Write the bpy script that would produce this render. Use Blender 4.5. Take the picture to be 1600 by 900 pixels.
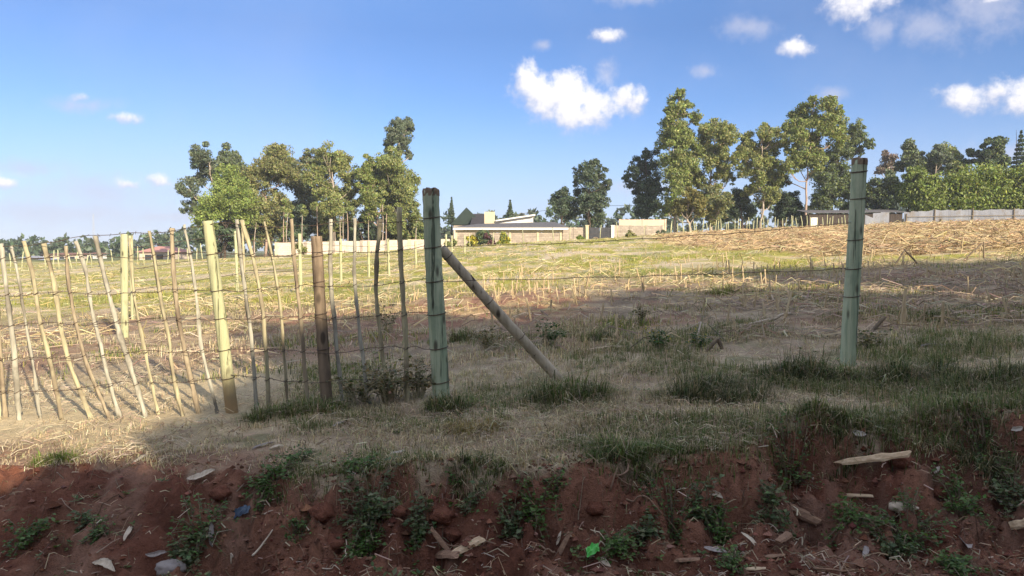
import bpy, math, random
import numpy as np
from math import radians as R
for o in list(bpy.data.objects): bpy.data.objects.remove(o)
SC = bpy.context.scene
COL = SC.collection
rng = np.random.default_rng(7)
random.seed(7)

# ------------------------------------------------------------------ camera
CAMZ, F, PITCH = 1.4, 1143.0, R(3.0)
cd = bpy.data.cameras.new('camera'); cam = bpy.data.objects.new('camera', cd); COL.objects.link(cam)
cam.location = (0, 0, CAMZ); cam.rotation_euler = (R(90) - PITCH, 0, 0)
cd.sensor_width = 36; cd.lens = 36 * F / 1600; cd.clip_start = 0.05; cd.clip_end = 6000
SC.camera = cam

# ------------------------------------------------------------------ sun and sky
SUN_EL, SUN_AZ = R(22.0), math.atan2(0.55, -0.83)          # azimuth from +Y towards +X: behind the camera, to its right
sd = bpy.data.lights.new('sun', 'SUN'); sun = bpy.data.objects.new('sun', sd); COL.objects.link(sun)
sd.energy = 3.6; sd.angle = R(0.53); sd.color = (1.0, 0.86, 0.66)
sun.rotation_euler = (R(90) - SUN_EL, 0, math.pi - SUN_AZ)
W = bpy.data.worlds.new('World'); SC.world = W; W.use_nodes = True
wn, wl = W.node_tree.nodes, W.node_tree.links; wn.clear()
SKY_STRENGTH = 0.06
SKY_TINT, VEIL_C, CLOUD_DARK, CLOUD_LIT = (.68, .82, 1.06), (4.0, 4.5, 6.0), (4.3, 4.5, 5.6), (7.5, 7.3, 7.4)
W.cycles.sampling_method = 'MANUAL'; W.cycles.sample_map_resolution = 256

class NT:
    """tiny helper for node maths"""
    def __init__(s, n, l): s.n, s.l = n, l
    def put(s, sock, v):
        if isinstance(v, bpy.types.NodeSocket): s.l.new(v, sock)
        elif v is not None: sock.default_value = v
    def m(s, op, a, b=None, c=None, clamp=False):
        k = s.n.new('ShaderNodeMath'); k.operation = op; k.use_clamp = clamp
        s.put(k.inputs[0], a); s.put(k.inputs[1], b); s.put(k.inputs[2], c); return k.outputs[0]
    def v(s, op, a, b=None, scale=None):
        k = s.n.new('ShaderNodeVectorMath'); k.operation = op
        s.put(k.inputs[0], a); s.put(k.inputs[1], b)
        if scale is not None: s.put(k.inputs['Scale'], scale)
        return k.outputs['Value'] if op in ('LENGTH', 'DOT_PRODUCT', 'DISTANCE') else k.outputs['Vector']
    def mix(s, f, a, b, mode='MIX'):
        k = s.n.new('ShaderNodeMix'); k.data_type = 'RGBA'; k.blend_type = mode
        s.put(k.inputs['Factor'], f); s.put(k.inputs['A'], a); s.put(k.inputs['B'], b); return k.outputs['Result']
    def noise(s, vec, scale, detail=4, rough=0.55, dist=0.0):
        k = s.n.new('ShaderNodeTexNoise'); s.put(k.inputs['Vector'], vec)
        k.inputs['Scale'].default_value = scale; k.inputs['Detail'].default_value = detail
        k.inputs['Roughness'].default_value = rough; k.inputs['Distortion'].default_value = dist; return k.outputs['Fac']
    def step(s, x, a, b):
        k = s.n.new('ShaderNodeMapRange'); k.interpolation_type = 'SMOOTHSTEP'
        s.put(k.inputs['Value'], x); s.put(k.inputs['From Min'], a); s.put(k.inputs['From Max'], b); return k.outputs['Result']

def rgba(c): return (c[0], c[1], c[2], 1.0)

def build_world():
    t = NT(wn, wl)
    sky = wn.new('ShaderNodeTexSky'); sky.sky_type = 'NISHITA'; sky.sun_disc = False
    sky.sun_elevation = SUN_EL; sky.sun_rotation = SUN_AZ
    sky.altitude = 1800; sky.air_density = 1.0; sky.dust_density = 1.2; sky.ozone_density = 2.0
    tc = wn.new('ShaderNodeTexCoord'); d = tc.outputs['Generated']
    sep = wn.new('ShaderNodeSeparateXYZ'); wl.new(d, sep.inputs[0])
    front = t.step(sep.outputs[1], 0.15, 0.35)
    yy = t.m('MAXIMUM', sep.outputs[1], 0.12)
    px = t.m('DIVIDE', sep.outputs[0], yy); pz = t.m('DIVIDE', sep.outputs[2], yy)
    n1 = t.noise(d, 10, 6, 0.6); n2 = t.noise(d, 30, 5, 0.6); n3 = t.noise(d, 3.0, 5, 0.6); n4 = t.noise(d, 95, 4, 0.6)
    edge = t.m('ADD', t.m('MULTIPLY', t.m('SUBTRACT', n1, 0.5), 1.2), t.m('ADD', t.m('MULTIPLY', t.m('SUBTRACT', n2, 0.5), 1.9), t.m('MULTIPLY', t.m('SUBTRACT', n4, 0.5), .9)))
    # direction (x/y, z/y), half width, half height of the cumulus heaps, then of the thin wisps
    THICK = [(.035, .214, .040, .030), (.018, .228, .026, .026), (.062, .205, .046, .040), (.080, .188, .038, .034), (.072, .225, .034, .024), (.095, .205, .04, .03), (.120, .196, .036, .026), (.150, .206, .030, .020), (.166, .200, .020, .022), (.105, .186, .040, .022),
             (.472, .345, .060, .030), (.455, .33, .035, .03), (.383, .270, .026, .014), (.61, .205, .040, .026), (.655, .212, .034, .026), (.70, .200, .055, .034), (.125, .287, .024, .012), (.185, .345, .022, .012), (.64, .345, .06, .018),
             (-.527, .178, .033, .011), (-.582, .206, .020, .010), (-.485, .094, .026, .013), (-.52, .088, .03, .010), (-.69, .090, .028, .012)]
    THIN = [(.128, .235, .018, .022), (.315, .300, .045, .016), (.50, .295, .026, .022), (.64, .325, .10, .05), (.56, .30, .08, .03), (.155, .34, .05, .014), (-.57, .080, .13, .028), (-.60, .05, .2, .022), (-.66, .11, .07, .016), (-.46, .045, .12, .010), (.68, .13, .08, .02), (.20, .085, .10, .014), (.041, .275, .014, .008), (.43, .21, .03, .012), (.26, .24, .02, .010), (-.58, .195, .06, .012)]
    comb = wn.new('ShaderNodeCombineXYZ'); wl.new(px, comb.inputs[0]); wl.new(pz, comb.inputs[1])
    def field(L, up=0.0):
        out = None
        for cx, cz, rx, rz in L:
            q = t.v('MULTIPLY', t.v('SUBTRACT', comb.outputs[0], (cx + up * rx * .25, cz + up * rz, 0)), (1 / rx, 1 / rz, 0)); f = t.v('LENGTH', q); out = f if out is None else t.m('MINIMUM', out, f)
        return t.m('SUBTRACT', 1.0, out)
    thick = t.step(t.m('ADD', field(THICK), edge), -0.12, 0.85); thin = t.m('MULTIPLY', t.step(t.m('ADD', field(THIN), edge), -0.3, 1.2), 0.62)
    dens = t.m('MULTIPLY', t.m('MAXIMUM', thick, thin), front)
    rel = t.step(t.m('ADD', field(THICK, .42), t.m('MULTIPLY', edge, 1.0)), -0.30, 0.95)  # lit cloud tops and shaded undersides painted in colour from a raised field
    # thin veil of high cloud everywhere, a little denser low down, and unseen cumulus added outside the view as fill light
    away = t.m('MAXIMUM', t.m('SUBTRACT', 1.0, front), t.step(sep.outputs[2], .36, .46))
    veil = t.m('MULTIPLY', t.step(n3, 0.40, 0.78), 0.16)
    low = t.m('MULTIPLY', t.step(sep.outputs[2], 0.20, 0.0), 0.72)
    veil = t.m('ADD', veil, low)
    back = t.m('MULTIPLY', t.m('MULTIPLY', t.step(n1, 0.42, 0.55), away), 0.9)
    rel = t.m('MAXIMUM', rel, away)
    # the sky above the frame keeps the brightness of the sky in view
    zz = t.m('MINIMUM', sep.outputs[2], 0.28); cv = wn.new('ShaderNodeCombineXYZ')
    hl = t.m('MAXIMUM', t.m('SQRT', t.m('SUBTRACT', 1.0, t.m('MULTIPLY', sep.outputs[2], sep.outputs[2]), clamp=True)), 0.02)
    hz = t.m('DIVIDE', t.m('SQRT', t.m('SUBTRACT', 1.0, t.m('MULTIPLY', zz, zz))), hl)
    wl.new(t.m('MULTIPLY', sep.outputs[0], hz), cv.inputs[0]); wl.new(t.m('MULTIPLY', sep.outputs[1], hz), cv.inputs[1]); wl.new(zz, cv.inputs[2])
    wl.new(t.v('NORMALIZE', cv.outputs[0]), sky.inputs[0])
    bg = wn.new('ShaderNodeBackground'); bg.inputs['Strength'].default_value = SKY_STRENGTH
    base = t.mix(1.0, sky.outputs[0], rgba(SKY_TINT), 'MULTIPLY')
    c = t.mix(veil, base, rgba(VEIL_C))
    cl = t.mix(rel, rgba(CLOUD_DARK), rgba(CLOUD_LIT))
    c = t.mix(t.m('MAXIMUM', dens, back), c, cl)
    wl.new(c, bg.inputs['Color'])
    out = wn.new('ShaderNodeOutputWorld'); wl.new(bg.outputs[0], out.inputs[0])
build_world()
SC.view_settings.view_transform = 'Standard'; SC.view_settings.look = 'None'
SC.view_settings.exposure = 1.36; SC.view_settings.gamma = 1.0
try: SC.view_settings.use_curve_mapping = False
except Exception: pass
SC.render.engine = 'CYCLES'
SC.cycles.use_denoising = True
SC.cycles.max_bounces = 5; SC.cycles.diffuse_bounces = 2; SC.cycles.transmission_bounces = 4; SC.cycles.transparent_max_bounces = 8

# ------------------------------------------------------------------ numeric helpers
def hash2(i, j, s):
    with np.errstate(over='ignore'):
        h = (i.astype(np.int64) * 374761393 + j.astype(np.int64) * 668265263 + s * 1274126177) & 0xFFFFFFFF
        h = ((h ^ (h >> 13)) * 1274126177) & 0xFFFFFFFF
        h = h ^ (h >> 16)
    return (h & 0xFFFFFF) / float(0xFFFFFF)
def vnoise(x, y, s=0):
    x = np.asarray(x, float); y = np.asarray(y, float)
    i, j = np.floor(x), np.floor(y); fx, fy = x - i, y - j
    fx = fx * fx * fx * (fx * (fx * 6 - 15) + 10); fy = fy * fy * fy * (fy * (fy * 6 - 15) + 10)
    a, b, c, d = hash2(i, j, s), hash2(i + 1, j, s), hash2(i, j + 1, s), hash2(i + 1, j + 1, s)
    return (a + (b - a) * fx) * (1 - fy) + (c + (d - c) * fx) * fy
def fbm(x, y, s=0, oct=4, gain=0.5):
    v, a, t = 0.0, 1.0, 0.0
    x = np.asarray(x, float); y = np.asarray(y, float)
    for k in range(oct):
        v = v + a * vnoise(x + 17.3 * k, y - 9.1 * k, s + k); t += a; a *= gain; x, y = x * 2.03, y * 2.03
    return v / t
def sst(x, a, b):
    t = np.clip((np.asarray(x, float) - a) / (b - a), 0, 1); return t * t * (3 - 2 * t)

def plane(x, y):
    x = np.asarray(x, float); y = np.asarray(y, float)
    xs = np.where(x < 0, 45 * np.tanh(x / 45), 43 * np.tanh(x / 44))
    ys = np.where(y < 50, y, 50 + 20 * np.tanh((y - 50) / 20))
    ys = np.maximum(ys, 0)
    return 0.06 * xs + 0.03 * ys
CX = np.array([-40, -4, -2.6, -1.9, -1.4, -.6, 0, .8, 1.4, 1.8, 2.3, 3.0, 4.0, 6, 40.])
CY = np.array([5.2, 4.95, 4.8, 4.55, 4.32, 4.22, 4.18, 4.28, 4.36, 4.56, 4.62, 4.72, 4.95, 5.1, 5.1])
def crest(x): return np.interp(x, CX, CY) + 0.22 * (fbm(np.asarray(x) * 2.2, np.asarray(x) * 0 + 3.1, 11, 3) - 0.5)
def bankmask(x, y):
    d = y - crest(x)
    return sst(-d, -0.06, 0.10)
def ground(x, y, fine=True):
    x = np.asarray(x, float); y = np.asarray(y, float)
    cr = crest(x); d = y - cr
    run = np.interp(x, [-4, -2.2, -1.5, 1.2, 2.0, 5], [1.25, 1.1, .42, .42, .62, .7])
    drop = np.interp(x, [-4, -2, -1, 1.2, 2.0, 5], [.34, .36, .38, .40, .50, .55])
    top = plane(x, np.maximum(y, cr)); zr = plane(x, cr) - drop
    t = np.clip(-d / run, 0, 1); t2 = np.where(x < -1.6, t * t * (3 - 2 * t), 1 - (1 - t) ** 1.9)
    z = top + (zr - top) * t2
    z = z + 0.13 * np.exp(-((x - 1.88) / .22) ** 2 - ((y - 4.58) / .16) ** 2) + 0.07 * np.exp(-((x + .45) / .3) ** 2 - ((y - 4.2) / .15) ** 2)
    z = z + 0.06 * np.exp(-((x - 2.9) / .3) ** 2 - ((y - 4.72) / .18) ** 2)
    if fine:
        bk = sst(-d, -0.03, 0.13) * (1 - 0.75 * sst(-d / run, 0.9, 1.5))
        bk = bk * np.interp(x, [-4, -2, -1.4], [.35, .5, 1.0])
        z = z + (fbm(x * 1.1, y * 1.1, 3, 3) - .5) * .10 * sst(d, -.1, .6) + (fbm(x * 5, y * 5, 4, 3) - .5) * .035 * sst(y, 20, 6)
        rid = 1 - np.abs(2 * fbm(x * 3.6, y * 5.5, 5, 4, .55) - 1)
        z = z + bk * ((rid - .75) * .34 + (fbm(x * 13, y * 13, 6, 3, .6) - .5) * .11)
        z = z - bk * .13 * sst(fbm(x * 4.2 + 7, y * 5.0, 15, 3), .56, .70) + bk * .05 * sst(fbm(x * 9 + 3, y * 9, 16, 3), .55, .62)
        road = sst(-d / run, .8, 1.2)
        z = z + road * ((fbm(x * 7, y * 7, 8, 4, .6) - .5) * .05)
        z = z + (fbm(x * .35, y * .35, 9, 3) - .5) * .16 * sst(y, 8, 20)
    return z
def ray(px, py):
    u, w = (px - 800) / F, (450 - py) / F
    dy = w * math.sin(PITCH) + math.cos(PITCH); dz = w * math.cos(PITCH) - math.sin(PITCH)
    return np.array([u / dy, 1.0, dz / dy])
def P(px, py, D):
    r = ray(px, py); return np.array([r[0] * D, D, CAMZ + r[2] * D])
def G(px, py):
    """the ground point seen there in the picture"""
    r = ray(px, py); t = 2.8 * 1.012 ** np.arange(420); f = CAMZ + r[2] * t < ground(r[0] * t, t); i = int(np.argmax(f)) if f.any() else 419
    for _ in range(2):
        t = np.linspace(t[max(i - 1, 0)], t[i], 24); f = CAMZ + r[2] * t < ground(r[0] * t, t); i = int(np.argmax(f)) if f.any() else 23
    b = t[i]; return np.array([r[0] * b, b, float(ground(r[0] * b, b))])
def slope(b, r):
    """height and gradient of the ground round b, smoothed over r"""
    q = np.array([[0, 0], [r, 0], [-r, 0], [0, r], [0, -r]]) + np.asarray(b)[:2]; z = ground(q[:, 0], q[:, 1]); return float(z.mean() * .5 + z.max() * .5), float(z[1] - z[2]) / (2 * r), float(z[3] - z[4]) / (2 * r)
def onground(x, y, dz=0.0): return np.array([x, y, float(ground(x, y)) + dz])
def unit(v):
    v = np.asarray(v, float); return v / np.maximum(np.linalg.norm(v, axis=-1, keepdims=True), 1e-9)

# ------------------------------------------------------------------ mesh helpers
def newmesh(name, V, Fs, mat=None, col=None, smooth=False):
    V = np.asarray(V, np.float32)
    if isinstance(Fs, np.ndarray): Fs = [Fs]
    Fs = [np.asarray(f, np.int32) for f in Fs if len(f)]
    me = bpy.data.meshes.new(name)
    idx = np.concatenate([f.ravel() for f in Fs]); tot = np.concatenate([np.full(len(f), f.shape[1], np.int32) for f in Fs])
    st = np.concatenate([[0], np.cumsum(tot)[:-1]]).astype(np.int32)
    me.vertices.add(len(V)); me.vertices.foreach_set('co', V.ravel())
    me.loops.add(len(idx)); me.loops.foreach_set('vertex_index', idx)
    me.polygons.add(len(tot)); me.polygons.foreach_set('loop_start', st); me.polygons.foreach_set('loop_total', tot)
    me.polygons.foreach_set('use_smooth', np.full(len(tot), bool(smooth)))
    if col is not None:
        a = me.color_attributes.new('col', 'FLOAT_COLOR', 'POINT')
        c4 = np.ones((len(V), 4), np.float32); c4[:, :3] = col; a.data.foreach_set('color', c4.ravel())
    me.update(calc_edges=True); me.validate()
    if mat is not None: me.materials.append(mat)
    return me
ROOTLOC = {}
def props(o, label=None, cat=None, group=None, kind=None):
    if label: o['label'] = label
    if cat: o['category'] = cat
    if group: o['group'] = group
    if kind: o['kind'] = kind
    return o
def thing(name, label, cat, loc, group=None):
    o = bpy.data.objects.new(name, None); COL.objects.link(o); o.empty_display_size = 0.1
    o.location = loc; ROOTLOC[o] = np.asarray(loc, float)
    return props(o, label, cat, group, 'thing')
def part(name, V, Fs, mat, parent, col=None, smooth=False, label=None):
    root = ROOTLOC[parent]
    o = bpy.data.objects.new(name, newmesh(name, np.asarray(V, float) - root, Fs, mat, col, smooth)); COL.objects.link(o)
    o.parent = parent; ROOTLOC[o] = root
    if label: o['label'] = label
    return o
def solo(name, V, Fs, mat, loc, label, cat, group=None, col=None, smooth=False, kind=None):
    loc = np.asarray(loc, float)
    o = bpy.data.objects.new(name, newmesh(name, np.asarray(V, float) - loc, Fs, mat, col, smooth)); COL.objects.link(o)
    o.location = loc; ROOTLOC[o] = loc
    return props(o, label, cat, group, kind or 'thing')
class MB:
    def __init__(s): s.V, s.Q, s.T, s.C, s.n = [], [], [], [], 0
    def add(s, V, Q=None, T=None, col=None):
        V = np.asarray(V, float)
        if Q is not None and len(Q): s.Q.append(np.asarray(Q, int) + s.n)
        if T is not None and len(T): s.T.append(np.asarray(T, int) + s.n)
        s.V.append(V); s.n += len(V)
        s.C.append(np.broadcast_to(np.asarray(col if col is not None else (1, 1, 1), float), (len(V), 3)))
        return s
    def get(s):
        Fs = []
        if s.Q: Fs.append(np.concatenate(s.Q))
        if s.T: Fs.append(np.concatenate(s.T))
        return np.concatenate(s.V), Fs
    def col(s): return np.concatenate(s.C)
BOXQ = np.array([[0, 3, 2, 1], [4, 5, 6, 7], [0, 1, 5, 4], [1, 2, 6, 5], [2, 3, 7, 6], [3, 0, 4, 7]])
def box(a, b):
    a, b = np.minimum(a, b), np.maximum(a, b)
    V = np.array([[a[0], a[1], a[2]], [b[0], a[1], a[2]], [b[0], b[1], a[2]], [a[0], b[1], a[2]],
                  [a[0], a[1], b[2]], [b[0], a[1], b[2]], [b[0], b[1], b[2]], [a[0], b[1], b[2]]])
    return V, BOXQ
def tube(pts, rad, n=8, cap=True, irr=0.0, seed=0):
    """tapered tube along a polyline; irr = relative unevenness"""
    pts = np.asarray(pts, float); m = len(pts); rad = np.broadcast_to(np.asarray(rad, float), (m,))
    t = unit(np.gradient(pts, axis=0)); ref = np.array([0.0, 1, 0]) if abs(t[:, 1]).mean() < .8 else np.array([1.0, 0, 0])
    a = unit(np.cross(t, ref)); b = np.cross(t, a)
    th = np.arange(n) * 2 * np.pi / n
    rr = rad[:, None] * np.ones((m, n))
    if irr:
        g = np.random.default_rng(seed); ph = g.uniform(0, 6.28, 3)
        rr *= 1 + irr * (np.sin(2 * th[None] + ph[0]) * .5 + g.normal(0, .35, (m, 1)) + g.normal(0, .25, (1, n)) + np.sin(3 * th[None] + ph[1]) * .3)
    V = pts[:, None] + a[:, None] * (np.cos(th)[None, :, None] * rr[..., None]) + b[:, None] * (np.sin(th)[None, :, None] * rr[..., None])
    V = V.reshape(-1, 3)
    i, j = np.meshgrid(np.arange(m - 1), np.arange(n), indexing='ij'); i, j = i.ravel(), j.ravel(); j2 = (j + 1) % n
    Q = np.stack([i * n + j, i * n + j2, (i + 1) * n + j2, (i + 1) * n + j], 1)
    T = None
    if cap:
        V = np.concatenate([V, pts[:1], pts[-1:]]); k = np.arange(n); k2 = (k + 1) % n
        T = np.concatenate([np.stack([np.full(n, m * n), k2, k], 1), np.stack([np.full(n, m * n + 1), (m - 1) * n + k, (m - 1) * n + k2], 1)])
    return V, Q, T
def smooth_path(pts, n):
    pts = np.asarray(pts, float); m = len(pts); t = np.linspace(0, m - 1, n); out = []
    for s in t:
        i = min(int(s), m - 2); f = s - i
        p0, p1, p2, p3 = pts[max(i - 1, 0)], pts[i], pts[i + 1], pts[min(i + 2, m - 1)]
        out.append(.5 * (2 * p1 + (p2 - p0) * f + (2 * p0 - 5 * p1 + 4 * p2 - p3) * f * f + (3 * p1 - p0 - 3 * p2 + p3) * f ** 3))
    return np.array(out)

# ------------------------------------------------------------------ materials
def M(name):
    m = bpy.data.materials.new(name); m.use_nodes = True; n, l = m.node_tree.nodes, m.node_tree.links; n.clear()
    out = n.new('ShaderNodeOutputMaterial'); return m, NT(n, l), out
def pr(t, out, color, rough, bump=None, bstr=0.3, bdist=0.02, spec=0.3, metal=0.0):
    b = t.n.new('ShaderNodeBsdfPrincipled'); t.put(b.inputs['Base Color'], color if isinstance(color, bpy.types.NodeSocket) else rgba(color))
    t.put(b.inputs['Roughness'], rough); b.inputs['Specular IOR Level'].default_value = spec; b.inputs['Metallic'].default_value = metal
    if bump is not None:
        k = t.n.new('ShaderNodeBump'); k.inputs['Strength'].default_value = bstr; k.inputs['Distance'].default_value = bdist
        t.l.new(bump, k.inputs['Height']); t.l.new(k.outputs[0], b.inputs['Normal'])
    if out is not None: t.l.new(b.outputs[0], out.inputs[0])
    return b
def attr(t):
    a = t.n.new('ShaderNodeAttribute'); a.attribute_name = 'col'; return a.outputs['Color']
def coords(t, scale=(1, 1, 1), kind='Object'):
    tc = t.n.new('ShaderNodeTexCoord'); mp = t.n.new('ShaderNodeMapping'); mp.inputs['Scale'].default_value = scale
    t.l.new(tc.outputs[kind], mp.inputs[0]); return mp.outputs[0]
def leafmat(name, trans=0.3, rough=0.55, spec=0.25):
    m, t, out = M(name); c = attr(t)
    b = pr(t, None, c, rough, spec=spec)
    tr = t.n.new('ShaderNodeBsdfTranslucent'); t.l.new(t.mix(1.0, c, rgba((1.25, 1.2, .6)), 'MULTIPLY'), tr.inputs[0])
    mx = t.n.new('ShaderNodeMixShader'); mx.inputs[0].default_value = trans
    t.l.new(b.outputs[0], mx.inputs[1]); t.l.new(tr.outputs[0], mx.inputs[2]); t.l.new(mx.outputs[0], out.inputs[0]); return m
def noisemat(name, c1, c2, scale=4, stretch=(1, 1, 1), rough=.85, bstr=.4, bdist=.01, spec=.2, detail=6, c3=None, s3=.6, lo=.35, hi=.65, metal=0.0):
    m, t, out = M(name); v = coords(t, stretch)
    n = t.noise(v, scale, detail, .6); c = t.mix(t.step(n, lo, hi), rgba(c1), rgba(c2))
    if c3 is not None:
        n3 = t.noise(coords(t, (1, 1, 1)), s3, 4, .6); c = t.mix(t.step(n3, .48, .66), c, rgba(c3))
    pr(t, out, c, rough, n, bstr, bdist, spec, metal); return m
def postmat(name, c1, c2, dark, base=None):
    """rough treated pole: long grain, checks and knots"""
    m, t, out = M(name); v = coords(t, (17, 17, 1.1)); g = t.noise(v, 1.0, 6, .68)
    big = t.noise(coords(t, (3, 3, 2.2)), 1.4, 4, .6)
    c = t.mix(t.step(g, .38, .60), rgba(c1), rgba(c2)); c = t.mix(t.m('MULTIPLY', t.step(big, .5, .75), .7), c, rgba(dark))
    ck = t.noise(coords(t, (24, 24, .8)), 1.0, 4, .7); crack = t.step(ck, .60, .66)
    c = t.mix(t.m('MULTIPLY', crack, .75), c, rgba((dark[0] * .35, dark[1] * .35, dark[2] * .35)))
    vo = t.n.new('ShaderNodeTexVoronoi'); vo.inputs['Scale'].default_value = 1.0; t.l.new(coords(t, (9, 9, 3.4)), vo.inputs['Vector'])
    kn = t.step(vo.outputs['Distance'], .24, .12); c = t.mix(t.m('MULTIPLY', kn, .8), c, rgba((.05, .04, .03)))
    if base is not None:      # weathered, soil-stained foot with a shape of its own
        tc = t.n.new('ShaderNodeTexCoord'); s = t.n.new('ShaderNodeSeparateXYZ'); t.l.new(tc.outputs['Object'], s.inputs[0])
        z = t.m('ADD', s.outputs[2], t.m('MULTIPLY', t.m('SUBTRACT', big, .5), .25)); c = t.mix(t.step(z, .42, .12), c, rgba(base))
    h = t.m('SUBTRACT', g, t.m('MULTIPLY', crack, .8)); pr(t, out, c, .92, h, .9, .015, .08); return m

MAT = {}
MAT['leaf'] = leafmat('tree_leaf', .22, .5, .35)
MAT['grass'] = leafmat('grass_blade', .25, .7, .12)
MAT['weed'] = leafmat('weed_leaf', .25, .5, .3)
MAT['bark'] = noisemat('eucalyptus_bark', (.40, .34, .28), (.24, .19, .15), 3, (3, 3, .5), c3=(.52, .45, .38))
MAT['bark_pink'] = noisemat('pinkish_bark', (.42, .31, .25), (.28, .20, .16), 3, (3, 3, .5))
MAT['bark_dark'] = noisemat('dark_bark', (.12, .09, .07), (.06, .045, .035), 4, (3, 3, .6))
MAT['post'] = postmat('treated_post', (.43, .47, .32), (.27, .33, .22), (.12, .165, .11))
MAT['post_pale'] = postmat('pale_post', (.44, .43, .25), (.36, .36, .21), (.25, .26, .15), (.33, .23, .12))
MAT['stake_pale'] = postmat('pale_stake', (.46, .45, .27), (.37, .37, .22), (.25, .26, .15))
MAT['post_brown'] = postmat('brown_post', (.25, .19, .13), (.17, .13, .09), (.10, .075, .055))
MAT['brace'] = postmat('brace_pole', (.50, .43, .32), (.38, .32, .23), (.24, .19, .14))
MAT['stick'] = noisemat('dropper_stick', (.43, .39, .24), (.31, .27, .17), 1.5, (25, 25, 3), c3=(.22, .18, .12), s3=3)
MAT['stick_brown'] = noisemat('brown_dropper', (.36, .30, .20), (.24, .19, .13), 1.5, (25, 25, 3), c3=(.17, .13, .09), s3=3)
MAT['stick_grey'] = noisemat('grey_dropper', (.42, .40, .32), (.30, .28, .22), 1.5, (25, 25, 3), c3=(.20, .18, .14), s3=3)
MAT['stick_dark'] = noisemat('dark_stick', (.22, .17, .11), (.13, .10, .07), 1.5, (25, 25, 3))
MAT['wire'] = noisemat('rusty_wire', (.09, .075, .065), (.14, .09, .06), 30, rough=.6, metal=.4)

# ground: colour of the soil, thatch and stubble is held per vertex; fine grain from nodes
def groundmat():
    m, t, out = M('ground_soil'); c = attr(t); v = coords(t)
    n1 = t.noise(v, 26, 6, .65); n2 = t.noise(v, 120, 4, .6); n3 = t.noise(v, 3.2, 6, .62)
    k = t.m('ADD', t.m('MULTIPLY', n1, .8), t.m('ADD', t.m('MULTIPLY', n2, .5), t.m('MULTIPLY', n3, .9)))
    f = t.m('ADD', -.28, t.m('MULTIPLY', k, 1.18))
    cc = t.n.new('ShaderNodeCombineXYZ')
    for i in range(3): t.l.new(f, cc.inputs[i])
    c2 = t.mix(1.0, c, cc.outputs[0], 'MULTIPLY')
    h = t.m('ADD', t.m('MULTIPLY', n1, 1.0), t.m('MULTIPLY', n2, .4)); pr(t, out, c2, .95, h, .9, .03, .08); return m
MAT['ground'] = groundmat()

# ------------------------------------------------------------------ ground sheet
def spaced(lo, hi, step, far_lo, far_hi, g=1.07):
    mid = list(np.arange(lo, hi + 1e-6, step)); a, s = mid[-1], step
    while a < far_hi: s *= g; a += s; mid.append(a)
    a, s, left = mid[0], step, []
    while a > far_lo: s *= g; a -= s; left.append(a)
    return np.array(left[::-1] + mid)
SOIL = np.array([.160, .067, .043]); SOIL2 = np.array([.235, .113, .072]); THATCH = np.array([.36, .28, .19]); DRY = np.array([.47, .38, .255])
GREEN = np.array([.115, .135, .045]); YGREEN = np.array([.34, .315, .075]); STRAW = np.array([.46, .32, .15]); GREYB = np.array([.235, .18, .12])
def mixc(a, b, f): return a * (1 - f[..., None]) + b * f[..., None]
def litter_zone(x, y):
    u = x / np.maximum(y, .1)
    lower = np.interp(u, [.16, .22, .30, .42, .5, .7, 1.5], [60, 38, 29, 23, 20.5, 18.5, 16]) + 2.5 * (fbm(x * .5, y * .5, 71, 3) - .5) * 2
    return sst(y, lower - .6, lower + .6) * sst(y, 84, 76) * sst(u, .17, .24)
def ground_colour(x, y):
    d = y - crest(x); n = fbm(x * 1.3, y * 1.3, 21, 4); n2 = fbm(x * 4.5, y * 4.5, 22, 4); n3 = fbm(x * .4, y * .4, 23, 4)
    c = mixc(np.broadcast_to(THATCH, x.shape + (3,)), DRY, sst(n, .35, .65))
    c = mixc(c, GREEN, .55 * sst(n2, .52, .68))
    left = sst(x + .28 * y, .6, -.9)                                   # paler golden strip on the left
    c = mixc(c, np.array([.50, .40, .24]), .85 * left * sst(y, 5.0, 5.6) * sst(y, 16, 9))
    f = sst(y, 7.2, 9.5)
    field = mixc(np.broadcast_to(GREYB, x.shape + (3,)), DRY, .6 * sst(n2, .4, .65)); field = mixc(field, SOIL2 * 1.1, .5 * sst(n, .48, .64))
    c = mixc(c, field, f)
    rb = np.exp(-((y - (13.0 + 1.5 * (n3 - .5))) / 2.2) ** 2) * sst(x, -7, -3.5) * sst(x / y, .16, .05)
    c = mixc(c, mixc(np.broadcast_to(SOIL2 * 1.5, x.shape + (3,)), STRAW, sst(n2, .4, .6)), .75 * rb)
    g = mixc(np.broadcast_to(YGREEN, x.shape + (3,)), DRY * 1.15, sst(n, .42, .62)); g = mixc(g, np.array([.17, .20, .06]), .6 * sst(n3, .5, .7))
    c = mixc(c, g, sst(y - 3 * (n3 - .5), 15.0, 19.0) * (1 - .8 * sst(x / np.maximum(y, .1), .25, .4) * sst(y, 16, 13)))
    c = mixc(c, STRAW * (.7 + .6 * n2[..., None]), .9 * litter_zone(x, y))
    bm = sst(-d + .25 * (n2 - .5) + .30 * (n - .5), -.02, .07)
    s = mixc(np.broadcast_to(SOIL, x.shape + (3,)), SOIL2, sst(n2, .38, .62)); s = mixc(s, np.array([.25, .15, .105]), .6 * sst(fbm(x * 2.6, y * 2.6, 27, 4), .56, .68)); s = mixc(s, SOIL * .6, .6 * sst(fbm(x * 3.1, y * 3.1, 28, 4), .54, .68))
    bm = np.maximum(bm, .75 * sst(n, .56, .64) * sst(d, .9, .2) * sst(d, -.2, 0))
    c = mixc(c, s, bm)
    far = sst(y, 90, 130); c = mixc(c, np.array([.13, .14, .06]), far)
    return c
xs = spaced(-4.2, 4.6, .025, -900, 900, 1.09); ys = spaced(3.4, 5.2, .021, -60, 1200, 1.055)
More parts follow.
